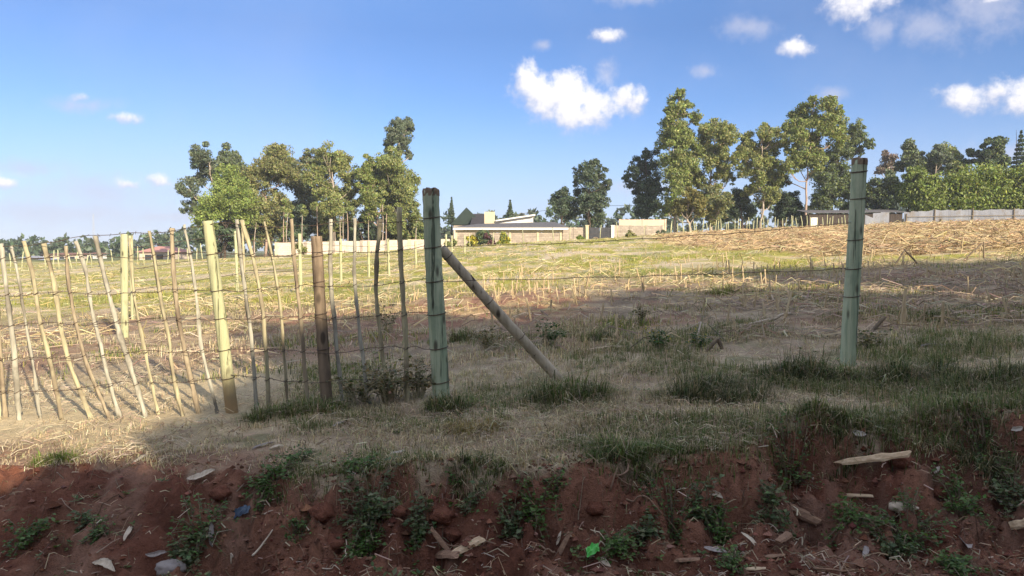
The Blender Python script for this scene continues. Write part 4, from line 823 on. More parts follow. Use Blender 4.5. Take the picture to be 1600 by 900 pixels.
def wall(label, name, pxs, y_top, D, mat, gzoff=.5, th=.22, pil='wall_stone'):
    t = thing(name, label, 'wall', onground(wx(sum(pxs) / len(pxs), D), D))
    for a, b in zip(pxs, pxs[1:]): panel(t, 'panel', wx(a, D) + .1, wx(b, D) - .1, D, th, float(ground(wx((a + b) / 2, D), D)) - gzoff, wz(y_top, D), mat)
    for a in pxs: panel(t, 'pilaster', wx(a, D) - .1, wx(a, D) + .1, D - .05, th + .1, float(ground(wx(a, D), D)) - gzoff, wz(y_top, D) + .04, pil)
wall('short rough stone wall between the stone house and the gate', 'stone_wall', [880, 897, 913], 355.5, 85.3, 'wall_stone')
wall('rough stone wall right of the dark gate', 'stone_wall', [961, 985, 1010, 1034], 352.5, 85.3, 'wall_stone')
wall('taller peach plastered wall rising behind the stone wall', 'plaster_wall', [968, 1004, 1039], 343, 87.0, 'plaster_peach', pil='plaster_peach')
# iron sheet fence
D = 88.0; t = thing('sheet_fence', 'fence of pale galvanised iron sheets below the green hedge', 'fence', onground(wx(1510, D), D)); g = np.random.default_rng(9)
def sheet(owner, x0, x1, D, z0, z1, mat='iron', name='sheet', wob=.05):
    n = max(int((x1 - x0) / .038), 6); x = np.linspace(x0, x1, n); y = D + .018 * np.cos(np.arange(n) * np.pi) + g.normal(0, .01); w = g.normal(0, wob, 2)
    V = np.concatenate([np.stack([x, y, np.full(n, z0)], 1), np.stack([x, y, z1 + np.linspace(w[0], w[1], n)], 1), np.stack([x, y + .004, np.full(n, z0)], 1), np.stack([x, y + .004, z1 + np.linspace(w[0], w[1], n)], 1)]); k = np.arange(n - 1)
    Q = np.concatenate([np.stack([k, k + 1, k + 1 + n, k + n], 1), np.stack([k + 1 + 2 * n, k + 2 * n, k + 3 * n, k + 1 + 3 * n], 1), np.stack([k + n, k + 1 + n, k + 1 + 3 * n, k + 3 * n], 1)]); part(name, V, Q, MAT[mat], owner)
for a in np.arange(1410, 1690, 11.2):
    x0, x1 = wx(a, D), wx(a + 11.2, D) + .03; top = wz(np.interp(a, [1410, 1450, 1600, 1700], [331, 329, 326.5, 326]), D); sheet(t, x0, x1, D + (int(a) % 2) * .03, float(ground(x0, D)) - .3, top)
for a, ty in ((1413, 334), (1457, 327), (1467, 342), (1481, 343), (1516, 325), (1580, 325), (1640, 325)): x = wx(a, D); V, Q, T = tube([[x, D - .12, float(ground(x, D)) - .3], [x + .03, D - .12, wz(ty, D)]], [.09, .07], 6); part('post', V, [Q, T], MAT['stick_dark'], t)
V, Q, T = tube([[wx(1414, D), D - .2, wz(339, D)], [wx(1470, D), D - .2, wz(338, D)], [wx(1560, D), D - .2, wz(336.5, D)], [wx(1690, D), D - .2, wz(337, D)]], .035, 5); part('rail', V, [Q, T], MAT['stick_dark'], t)
# dark sheds and a loose white sheet
def shed(label, a, b, y_eave, D, depth, mat_w, mat_r):
    t = thing('shed', label, 'shed', onground(wx((a + b) / 2, D), D)); x0, x1 = wx(a, D), wx(b, D); gz = float(ground((x0 + x1) / 2, D)) - .4; ze = wz(y_eave, D)
    n = max(int((x1 - x0) / .3), 3)
    for q in range(n): xx = x0 + (x1 - x0) * q / n; V, Q = box([xx + .01, D + .02 * (q % 2), gz], [xx + (x1 - x0) / n - .01, D + .05 + .02 * (q % 2), ze - .02 - .04 * (q % 3)]); part('plank', V, Q, MAT[mat_w], t)
    V, Q = box([x0 - .02, D + .2, gz], [x1 + .02, D + depth, ze - .2]); part('back_wall', V, Q, MAT[mat_w], t)
    V = np.array([[x0 - .3, D - .4, ze], [x1 + .3, D - .4, ze], [x1 + .3, D + depth + .3, ze + .5], [x0 - .3, D + depth + .3, ze + .5], [x0 - .3, D - .4, ze + .05], [x1 + .3, D - .4, ze + .05], [x1 + .3, D + depth + .3, ze + .55], [x0 - .3, D + depth + .3, ze + .55]]); part('roof', V, BOXQ, MAT[mat_r], t)
MAT['shed_wood'] = noisemat('dark_shed_wood', (.07, .055, .045), (.045, .035, .03), 3, (8, 8, 1))
shed('low dark wooden shed behind the dense stake row, left of the lone post', 1262, 1338, 333, 92, 3, 'shed_wood', 'roof_grey')
shed('small dark shed with thin pale roof right of the lone post', 1344, 1408, 332, 93, 3, 'shed_wood', 'roof_grey')
t = thing('leaning_sheet', 'bright white iron sheets leaning by the dark shed right of lone post', 'iron sheet', onground(wx(1372, 86), 86))
for a in (1350, 1362, 1374): sheet(t, wx(a, 86), wx(a + 13, 86), 86 + .04 * (a % 3), float(ground(wx(a, 86), 86)) - .2, wz(337 - (a % 5), 86), wob=.2)
V, Q = box([wx(1266, 90), 90, float(ground(wx(1270, 90), 90)) - .3], [wx(1276, 90), 90.4, wz(340, 90)]); solo('plaster_pillar', V, Q, MAT['white'], [wx(1271, 90), 90, float(ground(wx(1271, 90), 90))], 'small pale plaster pillar at the end of the dark shed', 'pillar')
# distant buildings on the left
def hip_house(label, a, b, y_top, y_eave, y_base, D, depth, mat_r, mat_w, windows=0):
    t = thing('far_house', label, 'house', onground(wx((a + b) / 2, D), D)); x0, x1 = wx(a, D), wx(b, D); ze, zt = wz(y_eave, D), wz(y_top, D); zb = min(wz(y_base, D), float(ground((x0 + x1) / 2, D))) - .5
    V, Q = box([x0 + .5, D + .5, zb], [x1 - .5, D + depth - .5, ze + .05]); w = part('wall', V, Q, MAT[mat_w], t)
    rx = (x1 - x0) * .30; V = np.array([[x0, D, ze], [x1, D, ze], [x1, D + depth, ze], [x0, D + depth, ze], [x0 + rx, D + depth / 2, zt], [x1 - rx, D + depth / 2, zt]]); part('roof', V, [np.array([[0, 1, 5, 4], [2, 3, 4, 5], [0, 3, 2, 1]]), np.array([[1, 2, 5], [3, 0, 4]])], MAT[mat_r], t)
    for q in range(windows): xx = x0 + (x1 - x0) * (q + 1) / (windows + 1); V, Q = box([xx - .5, D + .44, ze - 1.3], [xx + .5, D + .52, ze - .4]); part('window', V, Q, MAT['glass'], t)
hip_house('far house with a faded pink hipped iron roof', 211, 267, 384.5, 394, 403, 120, 9, 'roof_pink', 'wall_pale', 2)
hip_house('tiny white distant building with a dark opening on the skyline', 131, 148, 394.5, 396.5, 403, 150, 6, 'roof_rust', 'white', 1)
hip_house('long low far building with a rusty roof beside the tiny white one', 62, 128, 395, 398, 404, 155, 8, 'roof_rust', 'wall_pale', 3)
hip_house('small pale far shed at the left edge of the skyline', 26, 50, 400, 403, 407, 140, 6, 'iron', 'wall_pale')
hip_house('low pale far shed below the long rusty roof', 56, 74, 404, 406, 411, 125, 5, 'iron', 'white')
# faint lattice mast and overhead cable
t = thing('radio_mast', 'thin distant radio mast above the left skyline', 'mast', onground(wx(148, 300), 300)); base = onground(wx(148, 300), 300); H = wz(334, 300) - base[2]
for k in range(3): a = k * 2.094; V, Q, T = tube([base + [.8 * math.cos(a), .8 * math.sin(a), 0], base + [.1 * math.cos(a), .1 * math.sin(a), H]], [.07, .04], 4); part('leg', V, [Q, T], MAT['iron'], t)
mb = MB()
for k in range(14): f = k / 14; mb.add(*tube([base + [.8 * (1 - f), 0, H * f], base + [-.5 * (1 - f), .6 * (1 - f), H * (f + .07)]], .03, 4, False))
V, Fs = mb.get(); part('lattice', V, Fs, MAT['iron'], t)
pts = [P(px, 331 - .07 * (px - 830) + 3 * ((px - 905) / 80.) ** 2 - 2, 112) for px in np.linspace(800, 1000, 20)]; V, Q, T = tube(pts, .025, 4, False); solo('overhead_cable', V, Q, MAT['wire'], pts[10], 'thin overhead cable crossing the sky behind the dark oval tree', 'cable')

# ------------------------------------------------------------------ bushes near the house
YEL = [(.42, .36, .03), (.35, .32, .04), (.22, .24, .04)]
for i, (label, px, py, r, pal, n, flo) in enumerate([('yellow flowering bush at the corner of the stone house', 737, 377, 9, YEL, 1600, 0), ('tall dark green bush against the stone house wall', 757, 371, 11, DARKG + EUC[:1], 2200, 0), ('purplish low bush between the dark green and yellow bushes', 766, 381, 8, [(.10, .05, .05), (.13, .06, .06)], 1200, 0),
        ('yellow-green bush in front of the stone house', 785, 376, 11, YEL + EUC_BRIGHT, 2200, 0), ('small yellow-green weedy bush before the short stone wall', 905, 379, 6, YEL[2:] + EUC_BRIGHT, 900, 0), ('blue-green spiky agave-like bush at the end of the stone wall', 1036, 366, 6, EUC_BLUE, 700, 0), ('small dark bush before the rough stone wall', 985, 370, 7, EUC_OLIVE, 900, 0), ('pale shrub growing by the left end of pale wall', 472, 388, 7, EUC_OLIVE + EUC, 900, 0), ('leafy climber shrub at the house end of pale wall', 702, 382, 8, EUC, 1100, 0)]):
    g = np.random.default_rng(900 + i); D = 80.; k = D / F; x = wx(px, D); base = onground(x, D); t = thing('garden_bush', label, 'bush', base, 'bushes along the far walls')
    lob = [(P(px + g.normal(0, r * .5), py + g.normal(0, r * .4), D) + np.array([0, g.normal(0, .3), 0]), r * k * .6) for _ in range(6)] + [(base + [0, 0, .25], r * k * .7)]
    V, Q, C = cloud(lob, n, .16, pal, g, 6, .4); part('foliage', V, Q, MAT['leaf'], t, C)
    mb = MB()
    for c, rr in lob[:5]: mb.add(*tube([base, c], [.03, .012], 4))
    V, Fs = mb.get(); part('stems', V, Fs, MAT['bark_dark'], t)

# ------------------------------------------------------------------ air
def haze():
    m = bpy.data.materials.new('haze_air'); m.use_nodes = True; n, l = m.node_tree.nodes, m.node_tree.links; n.clear()
    v = n.new('ShaderNodeVolumePrincipled'); v.inputs['Color'].default_value = (.82, .88, 1, 1); v.inputs['Density'].default_value = HAZE; v.inputs['Anisotropy'].default_value = 0.0
    o = n.new('ShaderNodeOutputMaterial'); l.new(v.outputs[0], o.inputs['Volume'])
    V, Q = box([-1000, -75, -16], [1000, 1320, 30]); ob = bpy.data.objects.new('haze', newmesh('haze', V, Q, m)); COL.objects.link(ob); props(ob, 'thin pale air over the whole field', None, None, 'stuff')
HAZE = .0004
haze()

# ------------------------------------------------------------------ tussocks, shrubs and weeds
def tussock(label, px, py, rx, h, pal, n=900, seed=0, name='grass_tussock', w=(.004, .007), group='grass tussocks on the verge', ry=None, straggle=.2):
    g = np.random.default_rng(seed); b = G(px, py); rx = rx / F * b[1] * 1.1; h = h / F * b[1] * 1.3; ry = ry or rx * .55; k = g.integers(9, 15)
    ca = g.uniform(0, 6.283, k); cr = np.sqrt(g.random(k)) * 1.0; cx, cy = cr * np.cos(ca) * rx, cr * np.sin(ca) * ry; ch = h * g.uniform(.45, 1.1, k) * (1 - .35 * cr); w_ = g.integers(0, k, n); a = g.uniform(0, 6.283, n); out_ = g.random(n) < .35; r = np.sqrt(g.random(n)) * rx * np.where(out_, .75, .28)
    x = b[0] + cx[w_] + r * np.cos(a); y = b[1] + cy[w_] + r * np.sin(a); pos = np.stack([x, y, ground(x, y)], 1)
    hh = ch[w_] * g.uniform(.35, 1.1, n) * np.where(out_, .55, 1) * np.where(g.random(n) < straggle, 1.35, 1); yaw = np.where(g.random(n) < .6, a, g.uniform(0, 6.283, n))
    c = pick(pal, n, g) * np.clip(g.normal(1, .25, k), .5, 1.6)[w_][:, None]; dry = g.random(n) < .26; c[dry] = pick(DRYP, int(dry.sum()), g) * .8
    V, Fs, C = blades(pos, hh, g.uniform(w[0], w[1], n), g.uniform(.25, 1.5, n), c, yaw=yaw, g=g); return solo(name, V, Fs, MAT['grass'], b, label, 'grass tussock', group, C)
DK = [(.055, .08, .028), (.075, .105, .04), (.11, .125, .055), (.16, .15, .08)]
MIXG = GRNP + [(.26, .22, .13)]
for i, a in enumerate([('dark grass tussock left of the lone post, largest one', 1125, 618, 68, 52, DK, 2600), ('dark grass tussock right behind the lone post on its left', 1235, 590, 60, 46, DK, 2200), ('grass tussock hugging the foot of the lone post', 1322, 596, 36, 40, MIXG, 1100), ('dark grass tussock right of the lone post', 1405, 595, 58, 48, DK, 2300),
    ('dark tussock at the far right edge of the verge', 1560, 600, 70, 46, DK, 2400), ('shaggy tussock around the foot of the diagonal brace', 888, 628, 52, 54, MIXG + DK[:1], 1900), ('green tussock on the bank top right of the centre', 985, 712, 46, 46, GRNP, 1500), ('small bright green tussock at the bank edge below the braced post', 752, 728, 34, 28, GRNP, 900),
    ('low green tussock overhanging the bank in the middle', 1040, 706, 40, 22, GRNP, 900), ('long soft grass tussock above the bank mound', 1290, 655, 60, 34, MIXG, 1900), ('grey-green grass tussock above the right bank', 1460, 660, 70, 30, MIXG, 1900), ('bright grass tuft on the sunlit left slope', 85, 722, 30, 26, [(.14, .19, .04), (.18, .22, .05)], 800),
    ('low dark tussock on the bank edge at far right', 1540, 700, 60, 34, DK, 1600), ('small tuft by the braced post foot', 712, 640, 32, 40, MIXG, 900), ('grass tuft under the brown fence post', 500, 640, 46, 36, MIXG, 1300), ('grass tuft between the pale post and brown post', 425, 650, 40, 30, MIXG, 1100), ('green clump in the field behind the brace', 735, 600 - 70, 26, 26, MIXG, 700),
    ('pale green clump in the field right of the brace', 930, 530, 24, 22, GRNP, 600), ('bright green clump at the edge of the shade in the field', 1135, 458, 30, 22, [(.2, .24, .06), (.26, .28, .08)], 700), ('low green clump in the stubble beyond the lone post', 1470, 500, 40, 22, GRNP, 700), ('yellowing clump low on the verge below the brace', 735, 672, 44, 22, [(.24, .19, .07), (.30, .24, .10)], 900)]):
    tussock(*a, seed=1000 + i, straggle=.15)

def weed(label, px, py, rpx, hpx, seed, n=130, leaf=.022, pal=None, name='weed', group='green weeds', stem=None, cat='weed', flowers=None, up=.7):
    """leafy weed: forking stems with small ovate leaves"""
    g = np.random.default_rng(seed); b = G(px, py); k = b[1] / F; R_, H_ = rpx * k, hpx * k; t = thing(name, label, cat, b, group); pal = pal or [(.055, .11, .028), (.075, .135, .035), (.045, .085, .025)]
    ns = max(5, n // 12); sm = MB(); lp, ld = [], []
    for s in range(ns):
        a = g.uniform(0, 6.283); rr = R_ * math.sqrt(g.random()); e = b + np.array([rr * math.cos(a), rr * math.sin(a), 0]); e[2] = float(ground(e[0], e[1])) + H_ * g.uniform(.35, 1.0)
        path = smooth_path([b + np.array([rr * .25 * math.cos(a), rr * .25 * math.sin(a), -.01]), (b + e) / 2 + np.array([0, 0, .15 * H_]) + g.normal(0, .01, 3), e], 6); sm.add(*tube(path, np.linspace(.0035, .0015, 6), 4, False))
        for q in range(n // ns): f = g.uniform(.25, 1); i = f * 5; p = path[int(i)] + (path[min(int(i) + 1, 5)] - path[int(i)]) * (i % 1); lp.append(p + g.normal(0, leaf * .5, 3)); ld.append(g.normal(0, 1, 3))
    V, Fs = sm.get(); part('stems', V, Fs, stem or MAT['stick_dark'], t)
    lp, ld = np.array(lp), np.array(ld); ld[:, 2] = abs(ld[:, 2]) * .3; ld = unit(ld); m = len(lp); sd_ = unit(np.cross(ld, np.array([0, 0, 1.]) + g.normal(0, .45, (m, 3)))); nn = np.cross(sd_, ld); L = leaf * g.uniform(.6, 1.5, m)[:, None]
    V = np.stack([lp, lp + ld * L * .45 + sd_ * L * .34 + nn * L * .1, lp + ld * L * 1.0 - nn * L * .12, lp + ld * L * .45 - sd_ * L * .34 + nn * L * .1, lp + ld * L * .5], 1).reshape(-1, 3); kk = np.arange(m)[:, None] * 5
    T = np.concatenate([kk + np.array([q]) for q in ([0, 1, 4], [1, 2, 4], [2, 3, 4], [3, 0, 4])]); part('leaves', V, T, MAT['weed'], t, np.repeat(pick(pal, m, g, .2), 5, 0))
    if flowers:
        fp = lp[g.integers(0, m, flowers)] + [0, 0, .02]; V, Q, C = leaves(fp, np.full(flowers, .018), pick([(.55, .42, .03)], flowers, g), g, 1.0, 0); part('flowers', V, Q, MAT['weed'], t, C)
    return t
WEEDS = [('leafy weed on the bank below the blue scrap', 318, 838, 48, 34, 330), ('low weed in the lower corner beside the grey stone', 295, 885, 32, 24, 200), ('bright green weed mat on the bank top left of centre', 425, 752, 44, 22, 360), ('weed sprig at the bank top beside the bright weed mat', 468, 722, 34, 20, 200), ('big leafy weed hanging down the middle of the red bank', 575, 815, 52, 38, 420),
    ('weed trailing at the bottom of the big leafy weed', 570, 860, 34, 26, 240), ('narrow weed in the bank hollow left of the big leafy weed', 462, 838, 22, 30, 150), ('upright weed in the dark hollow of the bank', 655, 838, 22, 38, 190), ('single seedling with broad leaves near the split bark', 645, 870, 14, 22, 50), ('small seedling on the bank lip', 710, 757, 12, 22, 60),
    ('weed on the bank face below the small seedling', 740, 785, 18, 20, 90), ('dark weed on the middle bank face', 838, 800, 34, 26, 240), ('flat little weed below the bank lip', 870, 772, 26, 14, 120), ('greyish weed in the gully below the dark weed', 800, 838, 24, 30, 160), ('weed patch at the bank foot right of the gully', 960, 858, 40, 32, 260), ('weed clump at the bank foot under the exposed roots', 1050, 848, 46, 36, 330),
    ('green weed on the bank face right of the roots', 1100, 800, 30, 26, 230), ('tall weed at the bank foot in the middle right', 1125, 850, 28, 40, 240), ('bushy weed on the upper bank below the mound', 1235, 752, 44, 36, 340), ('dark weed beneath the bushy weed', 1205, 792, 34, 26, 220), ('weed hanging beside the pale split wood', 1330, 812, 44, 34, 300), ('leafy weed mat under the pale torn cob', 1420, 842, 62, 40, 460),
    ('weed mat at the bank foot below the pale cob', 1395, 862, 36, 22, 220), ('dark weeds at the right bank above the bent husk', 1500, 800, 52, 36, 340), ('weed growing near the upper right bank edge', 1545, 722, 50, 30, 320), ('weed at the right edge under the broken wood', 1585, 790, 40, 34, 260), ('small weed low on the left slope', 42, 850, 34, 26, 200), ('low weed on the left slope near its foot', 150, 840, 24, 18, 120),
    ('tiny weed on the left slope', 132, 822, 18, 12, 70), ('green weed at the track edge, lower right', 1500, 888, 40, 18, 260), ('weed by the track below the tall weed', 1145, 888, 30, 22, 160), ('weed at the base of the bank below the green wrapper side', 1005, 838, 30, 26, 190), ('short weeds under the bank top left of the braced post', 560, 735, 40, 18, 240)]
for i, (lab, px, py, r, h, n) in enumerate(WEEDS):
    weed(lab, px, py, r * 1.1, h, 1100 + i, int(n * 1.5), leaf=.020 + .008 * ((i * 5) % 3) / 2, group='green weeds on the bank', pal=[[(.085, .15, .04), (.11, .18, .05), (.065, .115, .035)], [(.075, .115, .045), (.10, .135, .06), (.15, .165, .085)], [(.075, .135, .032), (.095, .16, .042)]][i % 3])
BR = [(.20, .16, .08), (.12, .12, .05), (.26, .20, .12), (.09, .11, .04)]
for i, a in enumerate([('scrubby brown-green shrub at the fence foot left of the braced post', 610, 628, 62, 66, 520), ('dense weedy shrub touching the braced post on its left', 652, 622, 40, 62, 380), ('rank weeds at the foot of the fence by the brown post', 560, 632, 46, 46, 320), ('dry weed shrub behind the fence with tan seed heads', 605, 520, 30, 48, 260), ('leafy weed behind the pale post by the side fence', 385, 470, 30, 62, 300), ('brownish bush of dead weeds by the side fence', 372, 500, 30, 36, 240),
        ('weedy herb in the field just right of the brace', 860, 540, 26, 40, 240), ('little herb with yellow flowers in the field', 1030, 548, 24, 34, 240), ('yellow-flowered herb left of the leaning broken stick', 1092, 545, 18, 26, 160), ('bushy herb in the shaded field before the brace', 760, 545, 30, 34, 260), ('dark herb behind the lone post', 1360, 545, 34, 30, 220), ('upright herb in the field centre', 1005, 505, 20, 30, 160)]):
    weed(a[0], a[1], a[2], a[3], a[4], 1200 + i, a[5], leaf=.035, pal=BR if i not in (4, 6, 7, 8) else None, name='field_shrub', cat='shrub', group='scrubby plants along the fence and field', flowers=26 if 'yellow' in a[0] else None, stem=MAT['stick'])

# ------------------------------------------------------------------ maize stubs
MAT['stub'] = noisemat('maize_stub', (.50, .40, .24), (.36, .27, .16), 3, (10, 10, 2))
def stubs():
    g = np.random.default_rng(1300); meshes = []
    for v in range(4):
        h = .16 + .06 * v; p = np.array([[0, 0, -.04], [.004, .002, h * .5], [.01 * (v - 1.5), .006, h]]); V, Q, T = tube(p, [.014, .012, .0125], 6); mb = MB(); mb.add(V, Q, T)
        for s in (1, -1): mb.add([[0, .012 * s, h * .45], [.012, .014 * s, h * .5], [.05 * s, .04 * s, h * .25], [.03 * s, .045 * s, h * .2]], [[0, 1, 2, 3]])
        V, Fs = mb.get(); meshes.append(newmesh('maize_stub', V, Fs, MAT['stub']))
    pts = []
    for row in np.arange(8.4, 21, .8):
        for u in np.arange(-.05, .82, .02):
            y = row + g.normal(0, .10); x = u * row + g.normal(0, .12)
            if g.random() < np.clip(.10 + 1.3 * (fbm(x * .5, y * .5, 91, 3) - .38), .02, .7): pts.append((x, y))
    near = sorted(pts, key=lambda p: p[1])[:240]
    for x, y in near:
        o = bpy.data.objects.new('maize_stub', meshes[g.integers(0, 4)]); COL.objects.link(o); o.location = (x, y, float(ground(x, y))); o.rotation_euler = (g.normal(0, .12), g.normal(0, .12), g.uniform(0, 6.28)); s = g.uniform(.7, 1.35); o.scale = (s, s, s)
        props(o, 'short cut maize stub standing in the shaded field', 'maize stub', 'cut maize stubs in the field')
    x, y = scatter(600, 14, 45, .75, g); x = x[x > -4]; y = y[:len(x)]; mb = MB()
    for a, b in zip(x, y):
        p = onground(a, b, -.03); h = g.uniform(.10, .26); V, Q, T = tube([p, p + [g.normal(0, .04), 0, h]], [.015, .012], 4); mb.add(V, Q, T)
    V, Fs = mb.get(); o = bpy.data.objects.new('maize_stubble', newmesh('maize_stubble', V, Fs, MAT['stub'])); COL.objects.link(o); props(o, 'distant cut maize stubble over the sunlit field', None, None, 'stuff')
stubs()

# ------------------------------------------------------------------ debris on bank and verge
MAT['husk'] = noisemat('dry_husk', (.56, .48, .37), (.42, .34, .25), 2, (30, 6, 6), bdist=.003)
MAT['husk_grey'] = noisemat('grey_husk', (.36, .32, .29), (.26, .22, .20), 2, (30, 6, 6), bdist=.003)
MAT['wood_pale'] = noisemat('split_wood', (.60, .46, .30), (.44, .31, .19), 2, (8, 40, 40), bdist=.004)
MAT['wood_brown'] = noisemat('brown_wood', (.30, .19, .12), (.20, .12, .08), 2, (8, 40, 40), bdist=.004)
MAT['stone'] = noisemat('grey_stone', (.30, .27, .25), (.20, .17, .155), 9)
MAT['root'] = noisemat('dead_root', (.30, .20, .14), (.22, .14, .09), 4)
MAT['plastic_blue'] = noisemat('blue_plastic', (.06, .10, .15), (.03, .05, .09), 12, rough=.4, spec=.5)
MAT['plastic_green'] = noisemat('green_wrapper', (.10, .50, .09), (.07, .36, .06), 12, rough=.35, spec=.5)
MAT['paper'] = noisemat('white_scrap', (.56, .51, .44), (.40, .35, .29), 10)
def tpx(dx, dy, k): return np.array([dx * k, 0, -dy * k])
def lie(z, ang):
    c, s = math.cos(R(ang)), math.sin(R(ang)); z0, gx, gy = z; gy = max(gy, 0); yy = (s - .93 * gx * c) / (.93 * gy + .37); yy = max(-1.6, min(1.6, yy)); d = np.array([c, yy, gx * c + gy * yy]); n = unit(np.array([-gx, -gy, 1.0])); return d, unit(np.cross(n, d)), n
def husk(label, px, py, Lpx, wpx, ang, mat, seed, name='dry_husk', cat='husk', group='dry husks on the verge and bank', lift=.012, curl=.5):
    """curled strip: a dry leaf sheath lying on the ground"""
    g = np.random.default_rng(seed); b = G(px, py); k = b[1] / F; L, w = Lpx * k, wpx * k; a = R(ang); n, m = 9, 5; s = np.linspace(-.5, .5, n); V = []; z0, gx, gy = slope(b, max(L * .5, .02))
    d, sd_, nn = lie((z0, gx, gy), ang); o = np.array([b[0], b[1], z0])
    for i, q in enumerate(s):
        ww = w * (1 - (2 * abs(q)) ** 2.4 * .85) * (1 + .12 * g.normal()); c = o + d * q * L + sd_ * L * .06 * math.sin(q * 5 + seed)
        for j in np.linspace(-1, 1, m): V.append(c + sd_ * j * ww / 2 + nn * (lift * .6 + curl * ww * .5 * j * j + .05 * L * math.sin(4 * q + seed) * abs(q) + abs(g.normal(0, .0015))))
    V = np.array(V); N = len(V); V = np.concatenate([V, V - [0, 0, .0025]]); i, j = np.meshgrid(np.arange(n - 1), np.arange(m - 1), indexing='ij'); q0 = (i * m + j).ravel(); Q = np.stack([q0, q0 + m, q0 + m + 1, q0 + 1], 1)
    edge = list(range(m)) + [m * r + m - 1 for r in range(1, n)] + [N - 1 - r for r in range(1, m)] + [m * r for r in range(n - 2, 0, -1)]; e = np.array(edge); e2 = np.roll(e, -1)
    return solo(name, V, np.concatenate([Q, Q[:, ::-1] + N, np.stack([e, e2, e2 + N, e + N], 1)]), MAT[mat], b, label, cat, group, smooth=True)
def chip(label, px, py, Lpx, wpx, ang, mat, seed, name='wood_chip', cat='wood', group='broken wood on the bank', th=.2, rise=0.0):
    """splintered wedge of wood with torn ends"""
    g = np.random.default_rng(seed); b = G(px, py); k = b[1] / F; L, w = Lpx * k, wpx * k; a = R(ang); n = 8; V = []; z0, gx, gy = slope(b, max(L * .5, .03))
    d, sd_, nn = lie((z0, gx, gy), ang); o = np.array([b[0], b[1], z0])
    for i in range(n + 1):
        q = i / n - .5; ww = w * (1 - .35 * abs(q) * (1 if seed % 2 else (q > 0)) + .10 * g.normal()); c = o + d * q * L + nn * (w * .15 + rise * (q + .5))
        for j in range(6):
            th_ = j / 6 * 6.283; off = g.normal(0, .06 * L) if i in (0, n) else 0; V.append(c + d * off + sd_ * math.cos(th_) * ww / 2 + nn * math.sin(th_) * ww * th * (1 + .15 * g.normal()))
    i, j = np.meshgrid(np.arange(n), np.arange(6), indexing='ij'); i, j = i.ravel(), j.ravel(); Q = np.stack([i * 6 + j, i * 6 + (j + 1) % 6, (i + 1) * 6 + (j + 1) % 6, (i + 1) * 6 + j], 1); q = np.array([[0, 5, 4, 1], [1, 4, 3, 2]]); Q = np.concatenate([Q, q, (q + n * 6)[:, ::-1]])
    return solo(name, V, Q, MAT[mat], b, label, cat, group)
def stick(label, a, b, r, mat, seed, name='stick', cat='stick', group='loose sticks on the ground', forks=(), lift=.012, mid=None):
    g = np.random.default_rng(seed); p0, p1 = G(*a), G(*b); pts = [p0 + (p1 - p0) * f for f in np.linspace(0, 1, 6)]
    for i, p in enumerate(pts): p[:2] += g.normal(0, .006, 2); p[2] = max(p[2], float(ground(p[0], p[1]))) + lift + abs(g.normal(0, .004))
    mb = MB(); mb.add(*tube(smooth_path(pts, 14), np.linspace(r, r * .6, 14), 6))
    for fk in forks: e = G(*fk) + [0, 0, lift]; s = pts[3]; mb.add(*tube(smooth_path([s, (s + e) / 2 + g.normal(0, .012, 3), e], 6), np.linspace(r * .7, r * .35, 6), 5))
    V, Fs = mb.get(); return solo(name, V, Fs, MAT[mat], pts[2], label, cat, group, smooth=True)
def rock(label, px, py, rpx, mat, seed, name='stone', cat='stone', group=None, sq=.7, w=1.3, sink=.3):
    g = np.random.default_rng(seed); b = G(px, py); r = rpx * b[1] / F; n, m = 14, 22; V = []
    for i in range(n):
        ph = math.pi * (i + .5) / n
        for j in range(m): th_ = 6.283 * j / m; d = np.array([math.sin(ph) * math.cos(th_) * w, math.sin(ph) * math.sin(th_), math.cos(ph) * sq]); V.append((d, 0))
    dd = np.array([v[0] for v in V]); sc = .65 + .75 * fbm(dd[:, 0] * 1.9 + seed, dd[:, 1] * 1.9 + dd[:, 2] * 2.3, seed, 5, .62); V = list(b + np.array([0, 0, r * sink]) + dd * r * sc[:, None])
    i, j = np.meshgrid(np.arange(n - 1), np.arange(m), indexing='ij'); i, j = i.ravel(), j.ravel(); Q = np.stack([i * m + j, (i + 1) * m + j, (i + 1) * m + (j + 1) % m, i * m + (j + 1) % m], 1); V.append(np.mean(V[:m], 0)); V.append(np.mean(V[(n - 1) * m:n * m], 0)); k = np.arange(m)
    T = np.concatenate([np.stack([np.full(m, n * m), k, (k + 1) % m], 1), np.stack([np.full(m, n * m + 1), (n - 1) * m + (k + 1) % m, (n - 1) * m + k], 1)]); return solo(name, V, [Q, T], MAT[mat], b, label, cat, group, smooth=True)
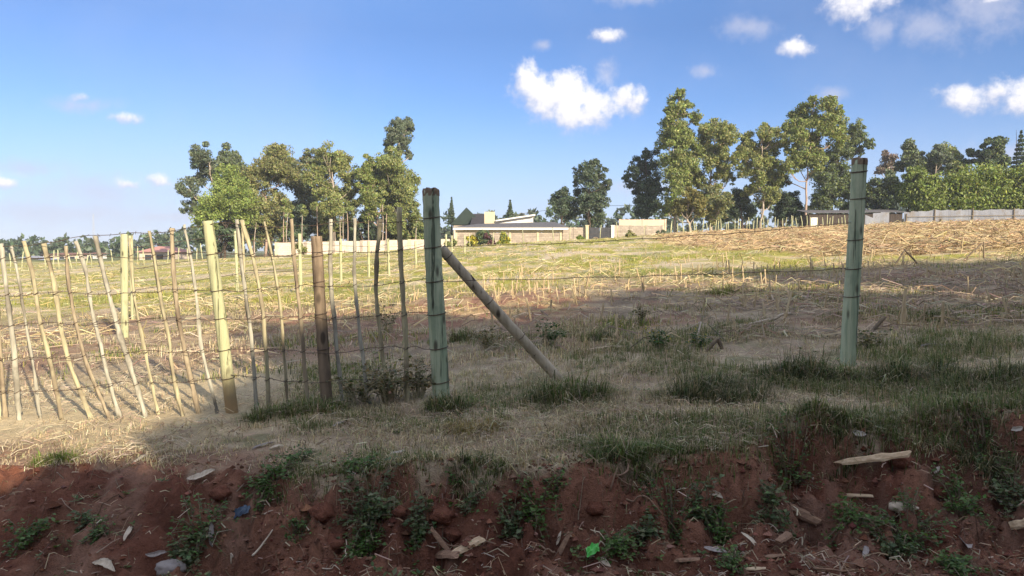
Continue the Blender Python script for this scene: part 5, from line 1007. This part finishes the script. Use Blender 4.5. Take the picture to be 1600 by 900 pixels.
def scrap(label, px, py, wpx, hpx, mat, seed, name, cat, group=None, rot=0.2):
    """crumpled sheet"""
    g = np.random.default_rng(seed); b = G(px, py); k = b[1] / F; W_, H_ = wpx * k, hpx * k * 1.6; n, m = 12, 9; V = []; z0, gx, gy = slope(b, W_ * .8); gx, gy = max(-.35, min(.35, gx)), max(-.2, min(.8, gy)); z0 += .012
    for i in range(n):
        for j in range(m):
            u, v = i / (n - 1) - .5, j / (m - 1) - .5; e = 1 - .18 * float(vnoise(u * 5 + seed, v * 5, 3)) * (1 if max(abs(u), abs(v)) > .4 else 0); x = b[0] + (u * math.cos(rot) * W_ - v * math.sin(rot) * H_) * e; y = b[1] + (u * math.sin(rot) * W_ + v * math.cos(rot) * H_) * e
            V.append([x, y, z0 + gx * (x - b[0]) + gy * (y - b[1]) + .004 + 1.5 * hpx * k * abs(float(fbm(u * 4 + seed, v * 4, seed, 3)) - .42) * 2 * (1 - 1.6 * (u * u + v * v))])
    V = np.array(V); N = len(V); V = np.concatenate([V, V - [0, 0, .002]]); i, j = np.meshgrid(np.arange(n - 1), np.arange(m - 1), indexing='ij'); q0 = (i * m + j).ravel(); Q = np.stack([q0, q0 + m, q0 + m + 1, q0 + 1], 1)
    return solo(name, V, np.concatenate([Q, Q[:, ::-1] + N]), MAT[mat], b, label, cat, group)
scrap('crumpled dark blue plastic scrap half buried in the red bank', 373, 802, 36, 9, 'plastic_blue', 1, 'plastic_scrap', 'plastic scrap')
scrap('bright green crumpled wrapper at the foot of the bank', 926, 889, 22, 8, 'plastic_green', 9, 'wrapper', 'wrapper', rot=.1)
rock('rounded grey stone half sunk at the track edge', 266, 893, 17, 'stone', 3)
for i, (lab, px, py, r) in enumerate([('large red soil clod on the bank below the braced post', 690, 806, 20), ('red soil clod standing in the dark bank hollow', 708, 835, 15), ('red soil clod in the bank left of the big leafy weed', 505, 800, 22), ('broad red clod at the bank foot left of centre', 525, 850, 22), ('lumpy red clod near the left bank edge', 345, 770, 16), ('rounded red clod on the bank near the exposed roots', 930, 795, 15), ('flat red clod beneath the roots', 1010, 800, 15), ('red clod on the right bank below the lip', 1410, 720, 16), ('red clod beside the pale cob', 1470, 770, 14), ('small red clod by the upright weed', 625, 800, 12), ('red clod under the bank lip in the middle', 800, 775, 14)]):
    rock(lab, px, py, r * .85, 'ground', 20 + i, 'soil_clod', 'soil clod', 'red soil clods on the bank', sink=.0, sq=.85, w=1.15)
for o in [x for x in bpy.data.objects if x.name.startswith('soil_clod')]:
    a = o.data.color_attributes.new('col', 'FLOAT_COLOR', 'POINT'); c = np.ones((len(o.data.vertices), 4), np.float32); c[:, :3] = SOIL * 1.1; a.data.foreach_set('color', c.ravel())
chip('thick split wedge of pale wood on the bank foot', 732, 850, 48, 18, 20, 'wood_pale', 31, rise=.03)
chip('brown strip of split bark at the foot of the bank', 700, 886, 60, 16, -45, 'wood_brown', 32)
chip('second thinner strip of split bark beside the first', 688, 884, 48, 9, -50, 'wood_brown', 33)
chip('greyish splinter standing slanted in the gully', 884, 850, 44, 11, 50, 'wood_brown', 34, rise=.04)
chip('long pale split board lying on the dark right bank', 1365, 768, 92, 13, 6, 'wood_pale', 35)
chip('thin pale splinter just under the long pale board', 1342, 778, 36, 6, -3, 'wood_pale', 36)
chip('pale broken wood piece cut by the right edge', 1592, 818, 34, 15, 14, 'wood_pale', 37)
chip('flat brown wood slab at the track edge, centre right', 1060, 882, 54, 9, 6, 'wood_brown', 38)
chip('reddish split wood on the track below the weeds', 1222, 856, 46, 13, 14, 'wood_brown', 39, rise=.02)
chip('small reddish splinter under the split wood on the track', 1212, 869, 36, 8, 4, 'wood_brown', 40)
chip('pale splinter lying flat on the track, lower right', 1178, 893, 34, 6, 2, 'wood_pale', 41)
chip('dark log end poking out of the right bank', 1255, 818, 46, 16, -30, 'wood_brown', 42, rise=-.02)
rock('pale torn maize cob lying in weeds on the right bank', 1408, 796, 14, 'husk', 43, 'maize_cob', 'maize cob', sq=.55, w=1.5)
for i, a in enumerate([('white dry husk on the grass right of the brace foot', 907, 684, 24, 9, 10, 'paper'), ('grey folded husk below the braced post', 682, 688, 20, 10, 75, 'husk_grey'), ('white curled husk on the bank top left of the grey one', 620, 711, 26, 9, 8, 'paper'), ('small pale husk just below the braced post foot', 660, 668, 18, 6, 20, 'paper'), ('pale husk near the bright weed mat', 432, 702, 22, 8, 12, 'husk'), ('dry curled leaf on the left verge', 412, 698, 30, 8, 30, 'husk_grey'),
    ('tan husk pile piece on the bank edge centre right', 1105, 690, 40, 14, 5, 'husk'), ('pale strip beside the tan husk on the bank edge', 1065, 702, 44, 8, -8, 'husk'), ('white husk scrap on the bank top by the mound', 1342, 682, 20, 9, -20, 'paper'), ('white scrap on the grass at the right', 1400, 646, 34, 7, -6, 'paper'), ('grey bent husk at the foot of the right bank', 1508, 842, 52, 18, 12, 'husk_grey'), ('pale thin leaf strip in weeds at lower right', 1572, 800, 22, 5, -30, 'paper'),
    ('pale bent leaf hanging by the left weeds', 332, 850, 40, 9, -70, 'husk_grey'), ('small white husk on the dark right bank', 1466, 740, 12, 7, 60, 'paper'), ('pale husk at the track edge under the cob', 1352, 870, 20, 9, 50, 'husk_grey'), ('curled leaf by the track at the lower left', 245, 882, 32, 7, 2, 'husk_grey'), ('pale flake at the lower left of the track', 160, 886, 20, 9, 10, 'husk'), ('broken stalk flake at the lower left corner', 165, 896, 50, 12, -14, 'husk'),
    ('light twisted husk on the sloping soil', 200, 838, 26, 8, -60, 'husk'), ('white speck of husk at the right bank top', 1588, 680, 16, 8, 20, 'paper'), ('curled husk under the brown wood slab', 1118, 862, 28, 12, -15, 'husk_grey'), ('pale straw husk near the pale wedge', 875, 838, 22, 6, 65, 'husk'), ('dry husk hooked on the bank under the roots', 1115, 762, 30, 8, -30, 'husk'), ('thin pale leaf by the log end', 1172, 850, 30, 6, -60, 'husk'),
    ('leaf flake next to the green wrapper', 945, 880, 24, 8, -40, 'husk'), ('yellowish rag of husk left of the braced post base', 530, 664, 22, 8, 70, 'husk_grey'), ('long pale sliver on the verge right of the lone post', 1480, 600, 34, 8, -35, 'paper'), ('tan bent leaf on the left bank lip', 315, 755, 46, 12, 14, 'husk'), ('pale husk on dry grass near the sunlit edge', 222, 718, 26, 8, 70, 'husk')]):
    husk(*a, seed=60 + i)
for i, a in enumerate([('pale stick lying on the bank at the left', (395, 878), (424, 834), .0065, 'husk'), ('small forked twig near the track at the left', (362, 884), (364, 868), .004, 'husk'), ('thin straight twig at the foot of the bank', (918, 865), (972, 864), .004, 'husk'), ('short upright-lying straw by the broad red clod', (541, 875), (540, 856), .004, 'husk'), ('long pale maize stalk lying in the shaded field', (1158, 513), (1238, 491), .022, 'husk'), ('pale maize stalk in the field beyond the lone post', (1250, 481), (1312, 480), .018, 'husk'),
    ('long dry stalk across the field near the shade edge', (1215, 470), (1300, 462), .016, 'husk'), ('pale stalk right of the lone post in the field', (1440, 543), (1506, 540), .014, 'husk_grey'), ('light bent stem crossing the tussock at the lone post', (1295, 610), (1345, 594), .008, 'husk'), ('grey twig near the lower right track', (1280, 870), (1320, 880), .006, 'wood_brown'), ('thin brown twig on the track at lower right', (1270, 894), (1345, 897), .007, 'wood_brown'), ('twig among weeds by the split wood', (1147, 866), (1164, 855), .006, 'husk'),
    ('short reddish twig above the thick wedge', (755, 858), (766, 826), .004, 'root'), ('long thin twig across the bank foot', (695, 858), (800, 862), .005, 'root'), ('pale straw on the track left of the bark strips', (502, 892), (530, 895), .004, 'husk')]):
    stick(*a, seed=120 + i)
stick('tangle of bare roots hanging from the bank top', (982, 728), (956, 772), .0075, 'root', 140, 'exposed_root', 'root', 'exposed roots in the bank', forks=((935, 760), (1000, 764), (963, 735)))
stick('second curling root beside the root tangle', (985, 735), (1003, 752), .006, 'root', 141, 'exposed_root', 'root', 'exposed roots in the bank', forks=((985, 768), (1010, 750)))
stick('thin root trailing down the bank under the root tangle', (978, 782), (1032, 808), .006, 'root', 142, 'exposed_root', 'root', 'exposed roots in the bank', forks=((1003, 782), (1020, 800)))
stick('reddish root poking from the lower middle bank', (868, 868), (842, 856), .005, 'root', 143, 'exposed_root', 'root', 'exposed roots in the bank', forks=((830, 872), (822, 860)))

# fine dead stems and little herbs
def fine_cover():
    g = np.random.default_rng(1500); mb = MB()
    for q in range(260):
        y = g.uniform(3.5, 4.9); x = g.uniform(-.75, .8) * y
        if y - float(crest(x)) > .1: continue
        L = g.uniform(.04, .2); a = g.uniform(0, 6.28); bend = g.normal(0, .5); p = []
        for f in np.linspace(0, 1, 6): aa = a + bend * f; p.append([x + math.cos(aa) * L * f, y + math.sin(aa) * L * f, 0])
        p = np.array(p); p[:, 2] = ground(p[:, 0], p[:, 1]) + .006 + .03 * np.sin(np.linspace(0, 3.14, 6)) * g.random(); r = g.uniform(.0012, .0032)
        mb.add(*tube(p, np.linspace(r, r * .6, 6), 5, False), col=pick([(.30, .20, .14), (.22, .14, .09), (.42, .33, .24), (.15, .10, .07)], 1, g)[0])
    V, Fs = mb.get(); stuff('twig_litter', 'dead stems and thin roots strewn over the red bank', V, Fs, MAT['grass'], mb.col())
    n = 1500; y = np.exp(g.uniform(math.log(3.6), math.log(9), n)); x = g.uniform(-.75, .8, n) * y; d = y - crest(x); k = fbm(x * 1.7, y * 1.7, 97, 3); keep = (k > np.where(d < 0, .50, .48)) & ~((x + .28 * y < -.2) & (y > 4.9)); x, y = x[keep], y[keep]; n = len(x); per = 9
    c = np.repeat(np.stack([x, y, ground(x, y)], 1), per, 0); m = len(c); a = g.uniform(0, 6.283, m); L = np.repeat(g.uniform(.012, .04, n), per) * g.uniform(.6, 1.3, m); up = g.uniform(.1, .8, m); dr = np.stack([np.cos(a), np.sin(a), up], 1); sd_ = np.stack([-np.sin(a), np.cos(a), np.zeros(m)], 1); c = c + g.normal(0, .014, (m, 3)) * [1, 1, .3] + [0, 0, .008]; L = L[:, None]
    V = np.stack([c, c + dr * L * .5 + sd_ * L * .3, c + dr * L - [0, 0, .003], c + dr * L * .5 - sd_ * L * .3], 1).reshape(-1, 3); stuff('small_herb_cover', 'tiny green herbs dotted over the bank and verge', V, np.arange(m)[:, None] * 4 + np.array([[0, 1, 2, 3]]), MAT['weed'], np.repeat(pick([(.09, .15, .04), (.12, .17, .055), (.07, .11, .035), (.17, .18, .08)], m, g), 4, 0))
fine_cover()
